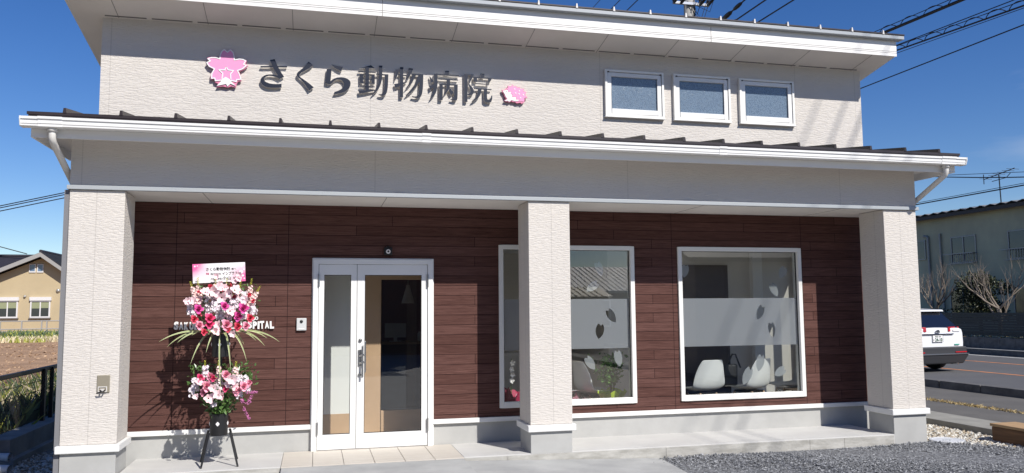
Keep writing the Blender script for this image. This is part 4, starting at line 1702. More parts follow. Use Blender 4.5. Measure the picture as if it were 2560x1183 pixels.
# ruscus leaves at the right of the lower bunch
b = MB()
for k in range(26):
    c = at2(735 + random.uniform(-25, 40), 345 + random.uniform(-22, 26), .16)
    leaf_quad(b, c, rv() + Vector((.3, -.2, .3)), Vector((0, -1, 0)), .045, .03)
b.build('leaf_sprig', m_leaf, FS)
m_cream = mat('cream leaf margin', (.60, .62, .36), .5, world=False)
m_stripe = mat('green leaf stripe', (.19, .26, .07), .5, world=False)


def blade(p0, top, tip, wd, nm='striped_leaf'):
    b = MB()
    p0, top, tip = Vector(p0), Vector(top), Vector(tip)
    n = 14
    rows = []
    for i in range(n + 1):
        t = i / n
        p = p0.lerp(top, t).lerp(top.lerp(tip, t), t)
        q = p0.lerp(top, t)
        tg = (top.lerp(tip, t) - q).normalized() if (top.lerp(tip, t) - q).length > 1e-5 else Vector((0, 0, 1))
        side = tg.cross(Vector((0, -1, .35)))
        if side.length < 1e-4:
            side = Vector((1, 0, 0))
        side.normalize()
        wv = wd * (min(1, .4 + t * 3)) * (1 - t ** 3) + .0008
        up_ = side.cross(tg).normalized()
        rows.append([p - side * wv / 2, p - side * wv * .22 - up_ * wv * .15, p + side * wv * .22 - up_ * wv * .15, p + side * wv / 2])
    for i in range(n):
        for k in range(3):
            b.face([rows[i][k], rows[i][k + 1], rows[i + 1][k + 1], rows[i + 1][k]], 1 if k == 1 else 0)
    return b.build(nm, [m_cream, m_stripe], FS, smooth=True)


tips = [(397, 855, -.10, .75), (443, 857, -.02, .6), (476, 911, .02, .55), (515, 882, .02, .5), (417, 868, .2, .7), (577, 930, .05, .25), (617, 904, .05, .5), (662, 865, .02, .6), (699, 855, .12, .75), (668, 846, .2, .7), (640, 852, .0, .6), (478, 840, .2, .6), (610, 862, .3, .6), (455, 850, .3, .7)]
for u, v, y, k in tips:
    T = on('y', y, u, v)
    p0 = Vector((FX + (T.x - FX) * .10, FY - .03, 1.31))
    tp = Vector((FX + (T.x - FX) * .62, (FY + y) / 2, 1.37 + .03 * k))
    blade(p0, tp, T, .018)
for u, v in ((552, 985),):
    blade((FX, FY - .09, 1.32), on('y', .02, 545 + (u - 548) * .2, 880), on('y', .03, u, v), .012)

# placard on the stand
pl = thing('message_board', 'white and pink message board with black writing above the flower stand', 'placard', (1.71, .2, 1.92))
TL, TR, BR, BL = (on('y', .2, *q) for q in ((481, 661), (612.5, 655.5), (613.5, 702), (482.5, 709)))
ux = (TR - TL)
uz = (TL - BL)


def PB(s, t, dy=0):          # s,t in 0..1 over the board
    p = BL + ux * s + uz * t
    return Vector((p.x, p.y + dy, p.z))


def pinkboard():
    m, t, b = nodes('pink edged white card')
    b.inputs['Roughness'].default_value = .45
    g = t.nodes.new('ShaderNodeNewGeometry')
    sp = t.nodes.new('ShaderNodeSeparateXYZ')
    t.links.new(g.outputs['Position'], sp.inputs[0])

    def lin(sock, a, c):
        r = N(t, 'ShaderNodeMapRange')
        r.inputs['From Min'].default_value = a
        r.inputs['From Max'].default_value = c
        t.links.new(sock, r.inputs[0])
        return r.outputs[0]
    a = lin(sp.outputs[0], TL.x + .17, TL.x)
    c = lin(sp.outputs[0], TR.x - .16, TR.x)
    ztop = lin(sp.outputs[2], BL.z + .02, TL.z)
    zbot = lin(sp.outputs[2], TR.z, BR.z)
    n = N(t, 'ShaderNodeTexNoise', Scale=14.0, Detail=2.0)
    t.links.new(g.outputs['Position'], n.inputs['Vector'])
    o = []
    for q, z in ((a, ztop), (c, zbot)):
        k = N(t, 'ShaderNodeMath', operation='MULTIPLY')
        t.links.new(q, k.inputs[0])
        t.links.new(z, k.inputs[1])
        o.append(k.outputs[0])
    s = N(t, 'ShaderNodeMath', operation='ADD')
    t.links.new(o[0], s.inputs[0])
    t.links.new(o[1], s.inputs[1])
    s2 = N(t, 'ShaderNodeMath', operation='MULTIPLY')
    s2.use_clamp = True
    t.links.new(s.outputs[0], s2.inputs[0])
    k = N(t, 'ShaderNodeMath', operation='MULTIPLY_ADD')
    k.inputs[1].default_value = 1.6
    k.inputs[2].default_value = .6
    t.links.new(n.outputs[0], k.inputs[0])
    t.links.new(k.outputs[0], s2.inputs[1])
    mxn = N(t, 'ShaderNodeMix', data_type='RGBA')
    mxn.inputs['A'].default_value = (.84, .82, .82, 1)
    mxn.inputs['B'].default_value = (.78, .14, .36, 1)
    t.links.new(s2.outputs[0], mxn.inputs['Factor'])
    t.links.new(mxn.outputs['Result'], b.inputs['Base Color'])
    return m


b = MB()
c = [PB(0, 0), PB(1, 0), PB(1, 1), PB(0, 1)]
b.slab([(p.x, p.z) for p in c], .196, .204)
b.build('board', pinkboard(), pl)
b = MB()
p = PB(.5, 0)
b.box(p.x - .012, p.x + .012, .205, .213, 1.30, p.z + .12)
b.build('support_stick', M['card'], pl)
ink = mat('black ink', (.02, .02, .022), .6)
inkp = mat('pink ink', (.6, .12, .22), .6)
tilt = math.atan2(ux.z, ux.x)
BW, BH = ux.length, uz.length


def ptxt(body, s, t_, wfrac, hfrac, m, off=.0):
    p = PB(s, t_)
    put_text('writing', body, m, pl, p.x, .1945, p.z, size=.1, ext=.0006, off=off, width=wfrac * BW, height=hfrac * BH, tilt=tilt)


ptxt('さくら動物病院', .255, .60, .46, .19, ink, .002)
ptxt('様へ', .735, .61, .09, .12, ink)
ptxt('贈', .25, .41, .06, .12, inkp)
ptxt('株式会社', .335, .385, .20, .12, ink)
ptxt('インプラス', .56, .365, .29, .17, ink, .002)
ptxt('代表取締役', .335, .13, .21, .11, ink)
ptxt('小山', .555, .11, .165, .19, ink, .002)
ptxt('納治', .765, .11, .12, .17, ink)
dots = mat('pale dot', (.86, .74, .80), .5)
b = MB()
for s, t_, r in ((.045, .88, .009), (.09, .9, .006), (.05, .22, .02), (.93, .80, .012), (.975, .62, .010), (.92, .5, .02), (.95, .3, .012), (.90, .18, .016), (.975, .15, .008)):
    p = PB(s, t_)
    b.slab([(p.x + r * math.cos(k * math.pi / 6), p.z + r * math.sin(k * math.pi / 6)) for k in range(12)], .1952, .1958)
b.build('dot_pattern', dots, pl)

# =================================================================== GRAVEL AND STONES
def stones(name, n, fpos, smin, smax, mats, flat=.6, seed=1):
    random.seed(seed)
    b = MB()
    base = [Vector(p) for p in ((1, 0, 0), (-1, 0, 0), (0, 1, 0), (0, -1, 0), (0, 0, 1), (0, 0, -1))]
    fc = [(0, 2, 4), (2, 1, 4), (1, 3, 4), (3, 0, 4), (2, 0, 5), (1, 2, 5), (3, 1, 5), (0, 3, 5)]
    for _ in range(n):
        x, y, z = fpos()
        s = random.uniform(smin, smax) * (1.6 if random.random() < .06 else 1)
        a = random.uniform(0, 6.28)
        ca, sa = math.cos(a), math.sin(a)
        sx, sy, sz = s * random.uniform(.7, 1.3), s * random.uniform(.6, 1.0), s * flat * random.uniform(.6, 1.2)
        tl = random.uniform(-.5, .5)
        pts = []
        for p in base:
            q = p * random.uniform(.75, 1.2)
            px, py, pz = q.x * sx, q.y * sy, q.z * sz
            pz += tl * px
            px, py = px * ca - py * sa, px * sa + py * ca
            pts.append((x + px, y + py, z + pz))
        b.mesh(pts, fc, random.randrange(len(mats)))
    return tag(b.build(name, mats), kind='stuff')


g1 = mat('dark crushed stone', (.27, .278, .292), .9, var=((30, 30, 30), .6), col2=(.07, .073, .08))
g2 = mat('mid grey crushed stone', (.40, .408, .42), .9, var=((30, 30, 30), .6))
g3 = mat('deep grey crushed stone', (.15, .155, .164), .9)
p1 = mat('cream pebble', (.56, .50, .40), .8, var=((30, 30, 30), .5))
p2 = mat('white pebble', (.66, .64, .58), .8)
p3 = mat('tan pebble', (.36, .29, .20), .8)


def gpos():
    while True:
        x, y = random.uniform(5.9, 12.2), -1.7 + 1.7 * random.random() ** .8
        edge = 6.37 - .105 * (0 - y) + random.gauss(0, .03)
        if (x > edge or random.random() < .012) and x < 10.3 + random.gauss(0, .12) + max(0, (-.15 - y)) * .9 and y < -.012:
            return x, y, -.122 + random.uniform(-.004, .008) + (.012 * math.sin(x * 2.1 + y * 3))


stones('crushed_gravel', 15000, gpos, .005, .016, [g1, g1, g1, g2, g3], .6, 3)


def wpos():
    while True:
        x, y = random.uniform(9.85, 11.2), random.uniform(-1.6, 1.8)
        if y > -.05 - (x - 10.0) * 1.0 + random.gauss(0, .06) and x < 10.95 + random.gauss(0, .02) and math.hypot(x - 10.16, y - .03) > .21:
            return x, y, -.118 + random.uniform(-.004, .012)


stones('pale_pebbles', 3400, wpos, .012, .026, [p1, p1, p2, p2, p3], .7, 5)


def lpos():
    return random.uniform(-1.1, .34), random.uniform(.6, 4.2), -.425 + random.uniform(-.004, .015)


stones('side_pebbles', 3600, lpos, .016, .036, [p1, p2, p3], .7, 8)

# manhole lid
t = thing('manhole_lid', 'round pale plastic drain lid in the pebbles by the right column', 'drain lid', (10.16, .03, -.12))
b = MB()
b.lathe([(.20, -.03), (.20, .012), (.19, .018), (.165, .018), (.160, .014), (.02, .014)], (10.16, .03, -.118), 40)
o = b.build('lid', mat('pale grey lid plastic', (.66, .67, .68), .5, var=((8, 8, 8), .3)), t)
b = MB()
b.box(10.10, 10.22, .02, .04, -.104, -.100)
b.build('lid_grip', M['trim'], t)

# timber sleeper
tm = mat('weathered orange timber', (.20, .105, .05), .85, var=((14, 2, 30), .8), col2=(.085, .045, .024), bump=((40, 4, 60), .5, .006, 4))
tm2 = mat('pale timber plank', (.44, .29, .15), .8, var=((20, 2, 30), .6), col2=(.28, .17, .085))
t = thing('timber_beam', 'thick brown timber sleeper with a paler top lying on the pebbles at the right edge', 'timber', (10.9, -.8, -.12))
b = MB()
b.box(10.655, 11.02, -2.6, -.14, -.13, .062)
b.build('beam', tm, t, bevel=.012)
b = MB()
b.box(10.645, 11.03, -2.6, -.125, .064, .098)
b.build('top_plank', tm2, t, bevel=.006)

# dry grass line in the pavement and along the far wall
m_dry = mat('dry yellow grass', (.34, .24, .09), .9, world=False)
m_dry2 = mat('dry tan grass', (.42, .33, .17), .9, world=False)


def tufts(name, n, fpos, h, mats, spread=.4, seed=2, wd=.006):
    random.seed(seed)
    b = MB()
    for _ in range(n):
        x, y, z = fpos()
        hh_ = h * random.uniform(.5, 1.2)
        dx, dy = random.gauss(0, spread) * hh_, random.gauss(0, spread) * hh_
        s = Vector((random.uniform(-1, 1), random.uniform(-1, 1), 0)).normalized() * wd
        b.mesh([(x - s.x, y - s.y, z), (x + s.x, y + s.y, z), (x + dx * .4 + s.x * .6, y + dy * .4 + s.y * .6, z + hh_ * .6), (x + dx, y + dy, z + hh_)], [(0, 1, 2), (0, 2, 3)], random.randrange(len(mats)))
    return tag(b.build(name, mats), kind='stuff')


tufts('dry_grass', 5200, lambda: (12.85 + random.gauss(0, .05), random.uniform(-4, 14), -.075), .035, [m_dry, m_dry2], 1.2, 3, .008)

# =================================================================== LEFT: FENCE, WALL, FIELD, HOUSE
m_fence = mat('dark brown fence steel', (.022, .018, .015), .5)
t = thing('mesh_fence', 'dark brown steel mesh fence along the left boundary before the field', 'fence', (-1.375, 6, -.1))
FXx = -1.375
ftop = [on('x', FXx, 0, 942).z, on('x', FXx, 150, 908).z]
FT = sum(ftop) / 2
b = MB()
b.box(FXx - .03, FXx + .03, -2.0, 16, FT - .05, FT)
b.build('top_rail', m_fence, t)
b = MB()
for y in [i * .05 for i in range(-20, 320)]:
    b.box(FXx - .003, FXx + .003, y - .003, y + .003, -.08, FT - .05)
for z in [-.06 + i * (FT - .0) / 5 for i in range(6)]:
    b.box(FXx - .006, FXx - .003, -2, 16, z - .004, z + .004)
b.build('mesh_panel', m_fence, t)
yp = on('x', FXx, 104, 950).y
yq = on('x', FXx, 124, 945).y
for y in (yp - 4.0, yp - 2.0, yp, yq, yp + 3.9, yp + 5.9, yp + 7.9):
    b = MB()
    w_ = .035 if y != yq else .018
    b.box(FXx + .004, FXx + .06, y - w_, y + w_, -.30, FT - .02)
    b.build('fence_post', m_fence, t)
t = thing('boundary_wall', 'low concrete boundary wall with stepped footing under the mesh fence', 'wall', (-1.3, 6, -.5))
b = MB()
b.box(-1.46, -1.14, 3.42, 16, -.55, -.10)
b.build('wall_block', m_block, t, bevel=.01)
b = MB()
b.box(-1.46, -1.055, 3.30, 16, -.55, -.34)
b.build('footing', m_block, t, bevel=.01)
m_pvc = mat('white pvc pipe', (.74, .75, .76), .4)
for k, (px, py) in enumerate(((8, 1106), (6, 1140), (4, 1170))):
    p = on('z', -.22 - .07 * k, px, py)
    t = thing('drain_pipe', ('uppermost', 'middle', 'lowest')[k] + ' white plastic pipe of the three stacked beside the boundary wall end', 'pipe', tuple(p), 'white pipes stacked by the wall')
    b = MB()
    b.tube([(p.x - 1.2, p.y + .35, p.z), (p.x + .10, p.y - .03, p.z - .02)], .055, 16, caps=False)
    b.tube([(p.x - 1.2, p.y + .35, p.z), (p.x + .10, p.y - .03, p.z - .02)], .047, 16, caps=False)
    b.build('pipe_body', m_pvc, t, smooth=True)
# leeks and greens behind the fence
m_leek = mat('blue green leek leaf', (.10, .15, .07), .6, world=False)
m_leek2 = mat('yellow green leaf', (.34, .36, .07), .6, world=False)
m_straw = mat('pale straw leaf', (.72, .62, .42), .8, world=False)


def crop(name, n, xr, yr, zf, h, seed, cols, wd):
    return tufts(name, n, lambda: (lambda x, y: (x, y, zf(x, y)))(random.uniform(*xr), random.uniform(*yr)), h, cols, .35, seed, wd)


fz = lambda x, y: -.42 + max(0, min(1, (y - 14) / 27)) * .86
crop('leek_plants', 2600, (-3.3, -1.6), (4.5, 12.5), lambda x, y: -.42, .62, 4, [m_leek, m_leek2, m_leek, m_straw], .018)
crop('straw_litter', 4200, (-2.9, -1.5), (4.0, 12.5), lambda x, y: -.42, .26, 6, [m_straw, m_straw, m_dry2], .024)
crop('far_leek_row', 2600, (-17, -8.0), (34.0, 36.5), lambda x, y: fz(x, y) - .02, .42, 7, [m_leek, m_leek, m_leek2], .05)
crop('far_straw_row', 2200, (-17, -8.0), (32.7, 34.2), lambda x, y: fz(x, y), .26, 9, [m_straw, m_straw, m_leek2], .05)

stones('field_clods', 3200, lambda: (lambda x, y: (x, y, fz(x, y)))(random.uniform(-13, -2.2), random.uniform(15, 32.5)), .02, .075, [m_field, mat('dry clod', (.46, .31, .19), .95), mat('dark clod', (.22, .135, .08), .95)], .5, 17)
# beige house
HY = 42.0
hz = .36
m_hw = mat('beige house render', (.50, .40, .245), .85, var=((1, 1, 1), .15), bump=((30, 30, 30), .3, .01, 3))
m_tile2 = mat('dark slate roof tile', (.028, .026, .034), .6, var=((3, 3, 3), .5), bump=((1, 9, 9), .7, .03, 2))
m_barge = mat('grey barge board', (.33, .32, .30), .7)
t = thing('beige_house', 'beige rendered house with dark tiled gable roof across the field', 'house', (-13, HY + 4, hz))
PKX, PKZ = -12.32, 4.93
GXL, GXR = -16.6, -11.15
b = MB()
gw = [(-16.3, 0), (-11.3, 0), (-11.3, 3.90), (PKX, PKZ - .28), (-16.3, 2.85)]
b.slab([(x, z + (hz if z == 0 else 0)) for x, z in gw], HY, HY + 9)
b.box(-24, -16.3, HY + 1.5, HY + 9, hz, 3.2)
b.build('wall', m_hw, t)
b = MB()
# gable roof slopes
sl_l = (PKZ - 3.0) / (PKX + 16.9)
b.hexa([(-16.9, HY - .55, 3.0 - .3), (PKX, HY - .55, PKZ - .22), (-16.9, HY + 9.5, 2.7), (PKX, HY + 9.5, PKZ - .22), (-16.9, HY - .55, 2.86), (PKX, HY - .55, PKZ), (-16.9, HY + 9.5, 2.86), (PKX, HY + 9.5, PKZ)])
b.hexa([(PKX, HY - .55, PKZ - .22), (-10.7, HY - .55, 3.55), (PKX, HY + 9.5, PKZ - .22), (-10.7, HY + 9.5, 3.55), (PKX, HY - .55, PKZ), (-10.7, HY - .55, 3.72), (PKX, HY + 9.5, PKZ), (-10.7, HY + 9.5, 3.72)])
# main roof running left behind the gable
b.hexa([(-26, HY + 1.0, 2.9), (PKX - .1, HY + 1.0, 2.9), (-26, HY + 4.6, PKZ - .1), (PKX - .1, HY + 4.6, PKZ - .1), (-26, HY + 1.0, 3.05), (PKX - .1, HY + 1.0, 3.05), (-26, HY + 4.6, PKZ + .06), (PKX - .1, HY + 4.6, PKZ + .06)])
rf = b.build('roof', m_tile2, t)
b = MB()
n = 40
for i in range(n):
    tt = (i + .5) / n
    x, z = PKX + (-10.7 - PKX) * tt, PKZ + (3.72 - PKZ) * tt
    b.box(x - .018, x + .018, HY - .57, HY + 9.4, z - .01, z + .05)
b.tube([(-26, HY + 4.6, PKZ + .1), (PKX, HY + 4.6, PKZ + .1)], .09, 8)
b.tube([(PKX, HY - .56, PKZ + .05), (PKX, HY + 9, PKZ + .05)], .09, 8)
b.build('roof_ridge', m_tile2, rf, org=t['_o'])
b = MB()
b.hexa([(-16.9, HY - .60, 2.62), (PKX, HY - .60, PKZ - .26), (-16.9, HY - .55, 2.62), (PKX, HY - .55, PKZ - .26), (-16.9, HY - .60, 2.84), (PKX, HY - .60, PKZ - .02), (-16.9, HY - .55, 2.84), (PKX, HY - .55, PKZ - .02)])
b.hexa([(PKX, HY - .60, PKZ - .26), (-10.7, HY - .60, 3.48), (PKX, HY - .55, PKZ - .26), (-10.7, HY - .55, 3.48), (PKX, HY - .60, PKZ - .02), (-10.7, HY - .60, 3.70), (PKX, HY - .55, PKZ - .02), (-10.7, HY - .55, 3.70)])
b.build('barge_board', m_barge, t)
m_hf = mat('white shutter box', (.70, .68, .66), .5)
m_hf2 = mat('brown window frame', (.16, .14, .125), .5)
m_hg = mat('dark house glass', (.03, .035, .04), .12, spec=.8)
m_bl = mat('green blind', (.28, .30, .17), .7)
m_sky = mat('blueish attic glass', (.12, .18, .28), .1, spec=.8)
for x0, x1 in ((-12.88, -11.86), (-14.55, -13.50), (-16.1, -15.1)):
    b = MB()
    b.ring(x0, x1, 1.26, 2.22, .07, HY - .07, HY + .02)
    b.box((x0 + x1) / 2 - .03, (x0 + x1) / 2 + .03, HY - .05, HY, 1.33, 2.15)
    wf = b.build('window', m_hf, t)
    b = MB()
    b.box(x0 - .03, x1 + .05, HY - .13, HY, 2.22, 2.42)
    b.build('shutter_box', m_hf, wf, org=t['_o'])
    b = MB()
    b.box(x0 + .07, x1 - .07, HY - .03, HY - .005, 1.33, 2.15)
    b.build('pane', m_hg, wf, org=t['_o'])
    b = MB()
    b.box(x0 + .08, (x0 + x1) / 2 - .03, HY - .036, HY - .032, 1.78, 2.14)
    b.box((x0 + x1) / 2 + .03, x1 - .08, HY - .036, HY - .032, 1.80, 2.14)
    b.build('blind', m_bl, wf, org=t['_o'])
    b = MB()
    b.box(x0 - .05, x1 + .05, HY - .10, HY, 1.19, 1.26)
    b.build('sill', m_hf2, wf, org=t['_o'])
for x0 in (-13.02, -12.62):
    b = MB()
    b.ring(x0, x0 + .33, 3.80, 4.28, .04, HY - .05, HY + .02, tb=.07)
    wf = b.build('attic_window', m_hf, t)
    b = MB()
    b.box(x0 + .04, x0 + .29, HY - .02, HY - .005, 3.87, 4.24)
    b.build('pane', m_sky, wf, org=t['_o'])
for x, z, r in ((-13.17, 2.46, .07), (-11.49, 2.77, .11)):
    b = MB()
    b.tube([(x, HY, z), (x, HY - .06, z), (x, HY - .11, z - .03)], [r, r, r * .5], 16)
    b.build('vent_hood', mat('vent hood steel', (.5, .5, .48), .35, metal=.6), t, smooth=True)
t = thing('ramp_railing', 'grey tube railing on a low concrete plinth before the beige house', 'railing', (-13, HY - 2, .35))
RYy = HY - 1.5
b = MB()
b.box(-26, -10.2, RYy - .08, RYy + .08, .0, .55)
b.build('plinth', m_block, t)
b = MB()
zt = on('y', RYy, 75, 803).z
b.tube([(-26, RYy, zt), (-10.2, RYy, zt)], .03, 8)
b.tube([(-26, RYy, .62), (-10.2, RYy, .66)], .03, 8)
b.build('rail', m_barge, t)
for u in (-60, 0, 54, 104, 117):
    x = on('y', RYy, u, 815).x
    b = MB()
    b.box(x - .03, x + .03, RYy - .03, RYy + .03, .5, zt)
    b.build('railing_post', m_barge, t)

# =================================================================== RIGHT: ROADSIDE WALLS, FENCE, GREEN BUILDING
t = thing('roadside_wall', 'dark block retaining wall beyond the road, below the slatted fence', 'wall', (24.8, 14, -.12))
b = MB()
for i in range(-30, 100):
    b.box(24.62, 24.80, i * .62 + .004, i * .62 + .616, -.2, .43)
b.build('upper_blocks', m_kerb, t)
b = MB()
b.box(24.22, 24.618, -18, 62, -.3, .06)
b.build('lower_step', m_kerb, t, bevel=.015)
b = MB()
b.box(24.21, 24.615, -18, 62, .0605, .072)
b.build('step_edge', m_block, t)
sheet('raised_yard', 24.8, 60, -18, 62, .40, m_earth, drop=.6)
tufts('dead_leaves', 2600, lambda: (random.uniform(24.85, 25.0), random.uniform(5, 15.2), .40), .09, [m_straw, m_dry2], 1.0, 12, .03)
m_slat = mat('charcoal fence slat', (.020, .021, .024), .45)
t = thing('slat_fence', 'charcoal horizontal slat fence on the wall across the road', 'fence', (25.05, 14, .4))
b = MB()
for i in range(9):
    z = .48 + i * .088
    b.box(25.04, 25.065, -10, 60, z, z + .078)
b.build('slat_panel', m_slat, t)
for i in range(-5, 30):
    b = MB()
    b.box(25.066, 25.11, i * 2.0 - .03, i * 2.0 + .03, .38, 1.28)
    b.build('fence_post', m_slat, t)

m_green = mat('grey green render', (.50, .50, .34), .9, var=((.7, .7, .5), .9), col2=(.37, .36, .265), bump=((20, 20, 20), .3, .01, 4))
m_corr = mat('corrugated cement roof', (.20, .20, .20), .8, var=((2, 2, 2), .6), col2=(.11, .11, .11))
m_darkw = mat('dark eave timber', (.06, .055, .055), .7)
m_dglass = mat('dim window glass', (.035, .038, .045), .15, spec=.7)
m_al = mat('aged aluminium', (.30, .30, .29), .45, metal=.4)
gb = thing('green_building', 'two storey grey green rendered building with corrugated roof behind bare trees', 'building', (33, 18, .4))
b = MB()
b.box(29, 38, 2, 44, .3, 5.42)
b.build('wall', m_green, gb)
b = MB()
n = 44 * 8
P, Fc = [], []
for i in range(n + 1):
    y = 1 + 44 * i / n
    dz = .035 * math.sin(i * math.pi * 2 / 8 * 2)
    P += [(28.55, y, 5.46 + dz), (38.6, y, 6.4 + dz)]
for i in range(n):
    Fc.append((2 * i, 2 * i + 1, 2 * i + 3, 2 * i + 2))
b.mesh(P, Fc)
rf = b.build('roof', m_corr, gb)
rf.modifiers.new('solid', 'SOLIDIFY').thickness = -.02
b = MB()
b.box(28.62, 28.68, 1, 45, 5.27, 5.42)
b.box(28.68, 29, 1, 45, 5.36, 5.40)
b.build('eave_board', m_darkw, gb)
for y0, y1, z0, z1 in ((18.86, 20.2, 3.30, 4.42), (15.0, 17.30, 3.30, 4.42), (21.66, 23.4, 3.55, 4.42), (11.2, 13.2, 3.3, 4.42), (19.0, 20.4, .7, 2.2), (15.2, 17.2, .7, 2.2)):
    b = MB()
    for a_, c_, d_, e_ in ((y0, y0 + .05, z0, z1), (y1 - .05, y1, z0, z1), (y0 + .05, y1 - .05, z0, z0 + .05), (y0 + .05, y1 - .05, z1 - .05, z1), ((y0 + y1) / 2 - .025, (y0 + y1) / 2 + .025, z0 + .05, z1 - .05)):
        b.box(28.96, 29.03, a_, c_, d_, e_)
    wf = b.build('window', m_al, gb)
    b = MB()
    b.box(28.985, 29.01, y0 + .05, y1 - .05, z0 + .05, z1 - .05)
    b.build('pane', m_dglass, wf, org=gb['_o'])
    b = MB()
    b.box(28.75, 28.78, y0 - .02, y1 + .25, z0 + .36, z0 + .40)
    for k in range(int((y1 - y0) / .12)):
        b.box(28.755, 28.772, y0 + k * .12, y0 + k * .12 + .02, z0 - .02, z0 + .36)
    b.box(28.75, 28.78, y0 - .02, y1 + .02, z0 - .05, z0 - .02)
    for yy in (y0, y1):
        b.box(28.77, 28.98, yy - .01, yy + .01, z0 + .36, z0 + .39)
        b.box(28.77, 28.98, yy - .01, yy + .01, z0 - .05, z0 - .03)
    if z0 > 3 and y0 != 21.66:
        b.build('window_rail', m_al, wf, org=gb['_o'])
b = MB()
b.tube([(28.93, 20.75, 4.62), (28.93, 20.72, .5)], .045, 10)
b.build('wall_pipe', m_al, gb)
b = MB()
b.tube(arc_path([(29.0, 21.75, 4.60), (28.93, 21.45, 4.55), (28.93, 21.40, .5)], .1), .05, 10)
b.build('wall_pipe', m_al, gb)
an = thing('tv_antenna', 'thin television antenna on a mast above the corrugated roof', 'antenna', (29.3, 17.7, 5.5))
b = MB()
b.tube([(29.2, 17.72, 5.5), (29.2, 17.75, 6.72)], .022, 8)
b.build('mast', M['black'], an)
b = MB()
b.tube([(29.2, 18.5, 6.64), (29.2, 17.0, 6.86)], .018, 8)
for k in range(7):
    y = 18.4 - k * .22
    b.tube([(28.9, y, 6.65 + k * .032), (29.5, y, 6.65 + k * .032)], .008, 6)
b.tube([(29.2, 18.5, 6.45), (29.2, 18.5, 6.85)], .016, 6)
b.tube([(29.2, 18.1, 6.5), (29.2, 17.4, 6.55), (29.2, 17.2, 6.7)], .014, 6)
b.build('boom', M['black'], an)


# trees
def bare_tree(x, y, z, H, seed, label):
    random.seed(seed)
    t = thing('bare_tree', label, 'tree', (x, y, z), 'bare pruned trees before the green building')
    tk = MB()
    br = MB()

    def grow(p, d, L, r, lvl):
        k = 5
        path = [p]
        dd = d.copy()
        for i in range(k):
            dd = (dd + rv() * (.16 if lvl else .3) + Vector((0, 0, .07))).normalized()
            path.append(path[-1] + dd * L / k)
        (tk if lvl == 0 else br).tube(path, [max(.0035, r * (1 - .55 * i / k)) for i in range(k + 1)], 7 if lvl < 2 else 4, caps=(lvl == 0))
        if lvl >= 3:
            return
        for i in range((6, 5, 4)[lvl]):
            q = path[-1] if i < 2 else path[random.randint(2, k)]
            side = rv()
            side.z = abs(side.z) * .5
            nd = (dd * (.35 if lvl == 0 else .8) + side * (1.0 if lvl == 0 else .65) + Vector((0, 0, .25))).normalized()
            grow(q, nd, L * (random.uniform(.75, 1.0) if lvl == 0 else random.uniform(.55, .85)), max(.005, r * .42), lvl + 1)
    grow(Vector((x, y, z)), Vector((.05, .05, 1)), H * .36, H * .036, 0)
    bk = mat('grey brown bark', (.30, .25, .20), .9, var=((9, 9, 9), .6), world=False)
    tk.build('trunk', bk, t)
    br.build('branches', bk, t)


bare_tree(26.6, 18.5, .4, 2.9, 14, 'dark bare tree standing close behind the right column and above the car')
bare_tree(26.5, 15.35, .4, 2.9, 23, 'bare pruned tree with pale twigs right of the dark evergreen')
bare_tree(26.7, 13.2, .4, 2.7, 37, 'bare tree cut off by the right picture edge')

t = thing('evergreen_shrub', 'dark dense evergreen bush between the bare trees behind the slat fence', 'shrub', (26.6, 16.5, .4))
b = MB()
b.tube([(26.6, 16.4, .4), (26.6, 16.4, 1.6)], [.07, .04], 8)
b.build('trunk', m_stem, t)
b = MB()
random.seed(77)
cl = [(random.gauss(0, .45), random.gauss(0, .48), random.uniform(.0, 1.55)) for _ in range(46)]
for cx_, cy_, cz_ in cl:
    f = 1 - .45 * (cz_ / 1.6)
    c0 = Vector((26.6 + cx_ * f, 16.45 + cy_ * f * 1.15, 1.05 + cz_ * .95))
    for _ in range(120):
        v = rv() * .26 * random.random() ** .4
        leaf_quad(b, c0 + v, (v + rv() * .2 + Vector((0, 0, .02))), rv(), .11, .06, random.choice((0, 0, 0, 1)))
b.build('crown', [leafmat('deep evergreen leaf', (.016, .024, .012), (.035, .05, .02)), leafmat('olive evergreen leaf', (.05, .06, .022), (.08, .085, .03))], t)

# =================================================================== CAR
car = thing('parked_car', 'white sport utility car with dark lower trim seen from behind on the road', 'car', (0, 0, 0))
m_paint = mat('white car paint', (.78, .79, .80), .25, coat=.6, world=False)
m_clad = mat('dark grey car cladding', (.035, .036, .04), .55, world=False)
m_cglass = mat('tinted car glass', (.008, .010, .016), .04, spec=.9, world=False)
m_red = mat('red lamp lens', (.45, .012, .02), .12, spec=.8, world=False)
m_rub = mat('black tyre rubber', (.013, .013, .014), .8, world=False)


def ring_loft(b, st, m=0):
    rings = []
    for y, hl, hm, zb, zt in st:
        half = [(0, zb), (hl * .9, zb), (hl, zb + .10), (hm, .72), (hm * .985, zt - .10), (hm * .95, zt - .02), (hm * .86, zt + .01), (0, zt + .025)]
        ringp = half + [(-x, z) for x, z in half[1:-1][::-1]]
        rings.append([(x, y, z) for x, z in ringp])
    n = len(rings[0])
    P = [p for r in rings for p in r]
    fs = []
    for i in range(len(rings) - 1):
        for j in range(n):
            fs.append((i * n + j, i * n + (j + 1) % n, (i + 1) * n + (j + 1) % n, (i + 1) * n + j))
    fs.append(tuple(range(n - 1, -1, -1)))
    fs.append(tuple((len(rings) - 1) * n + j for j in range(n)))
    b.mesh(P, fs, m)


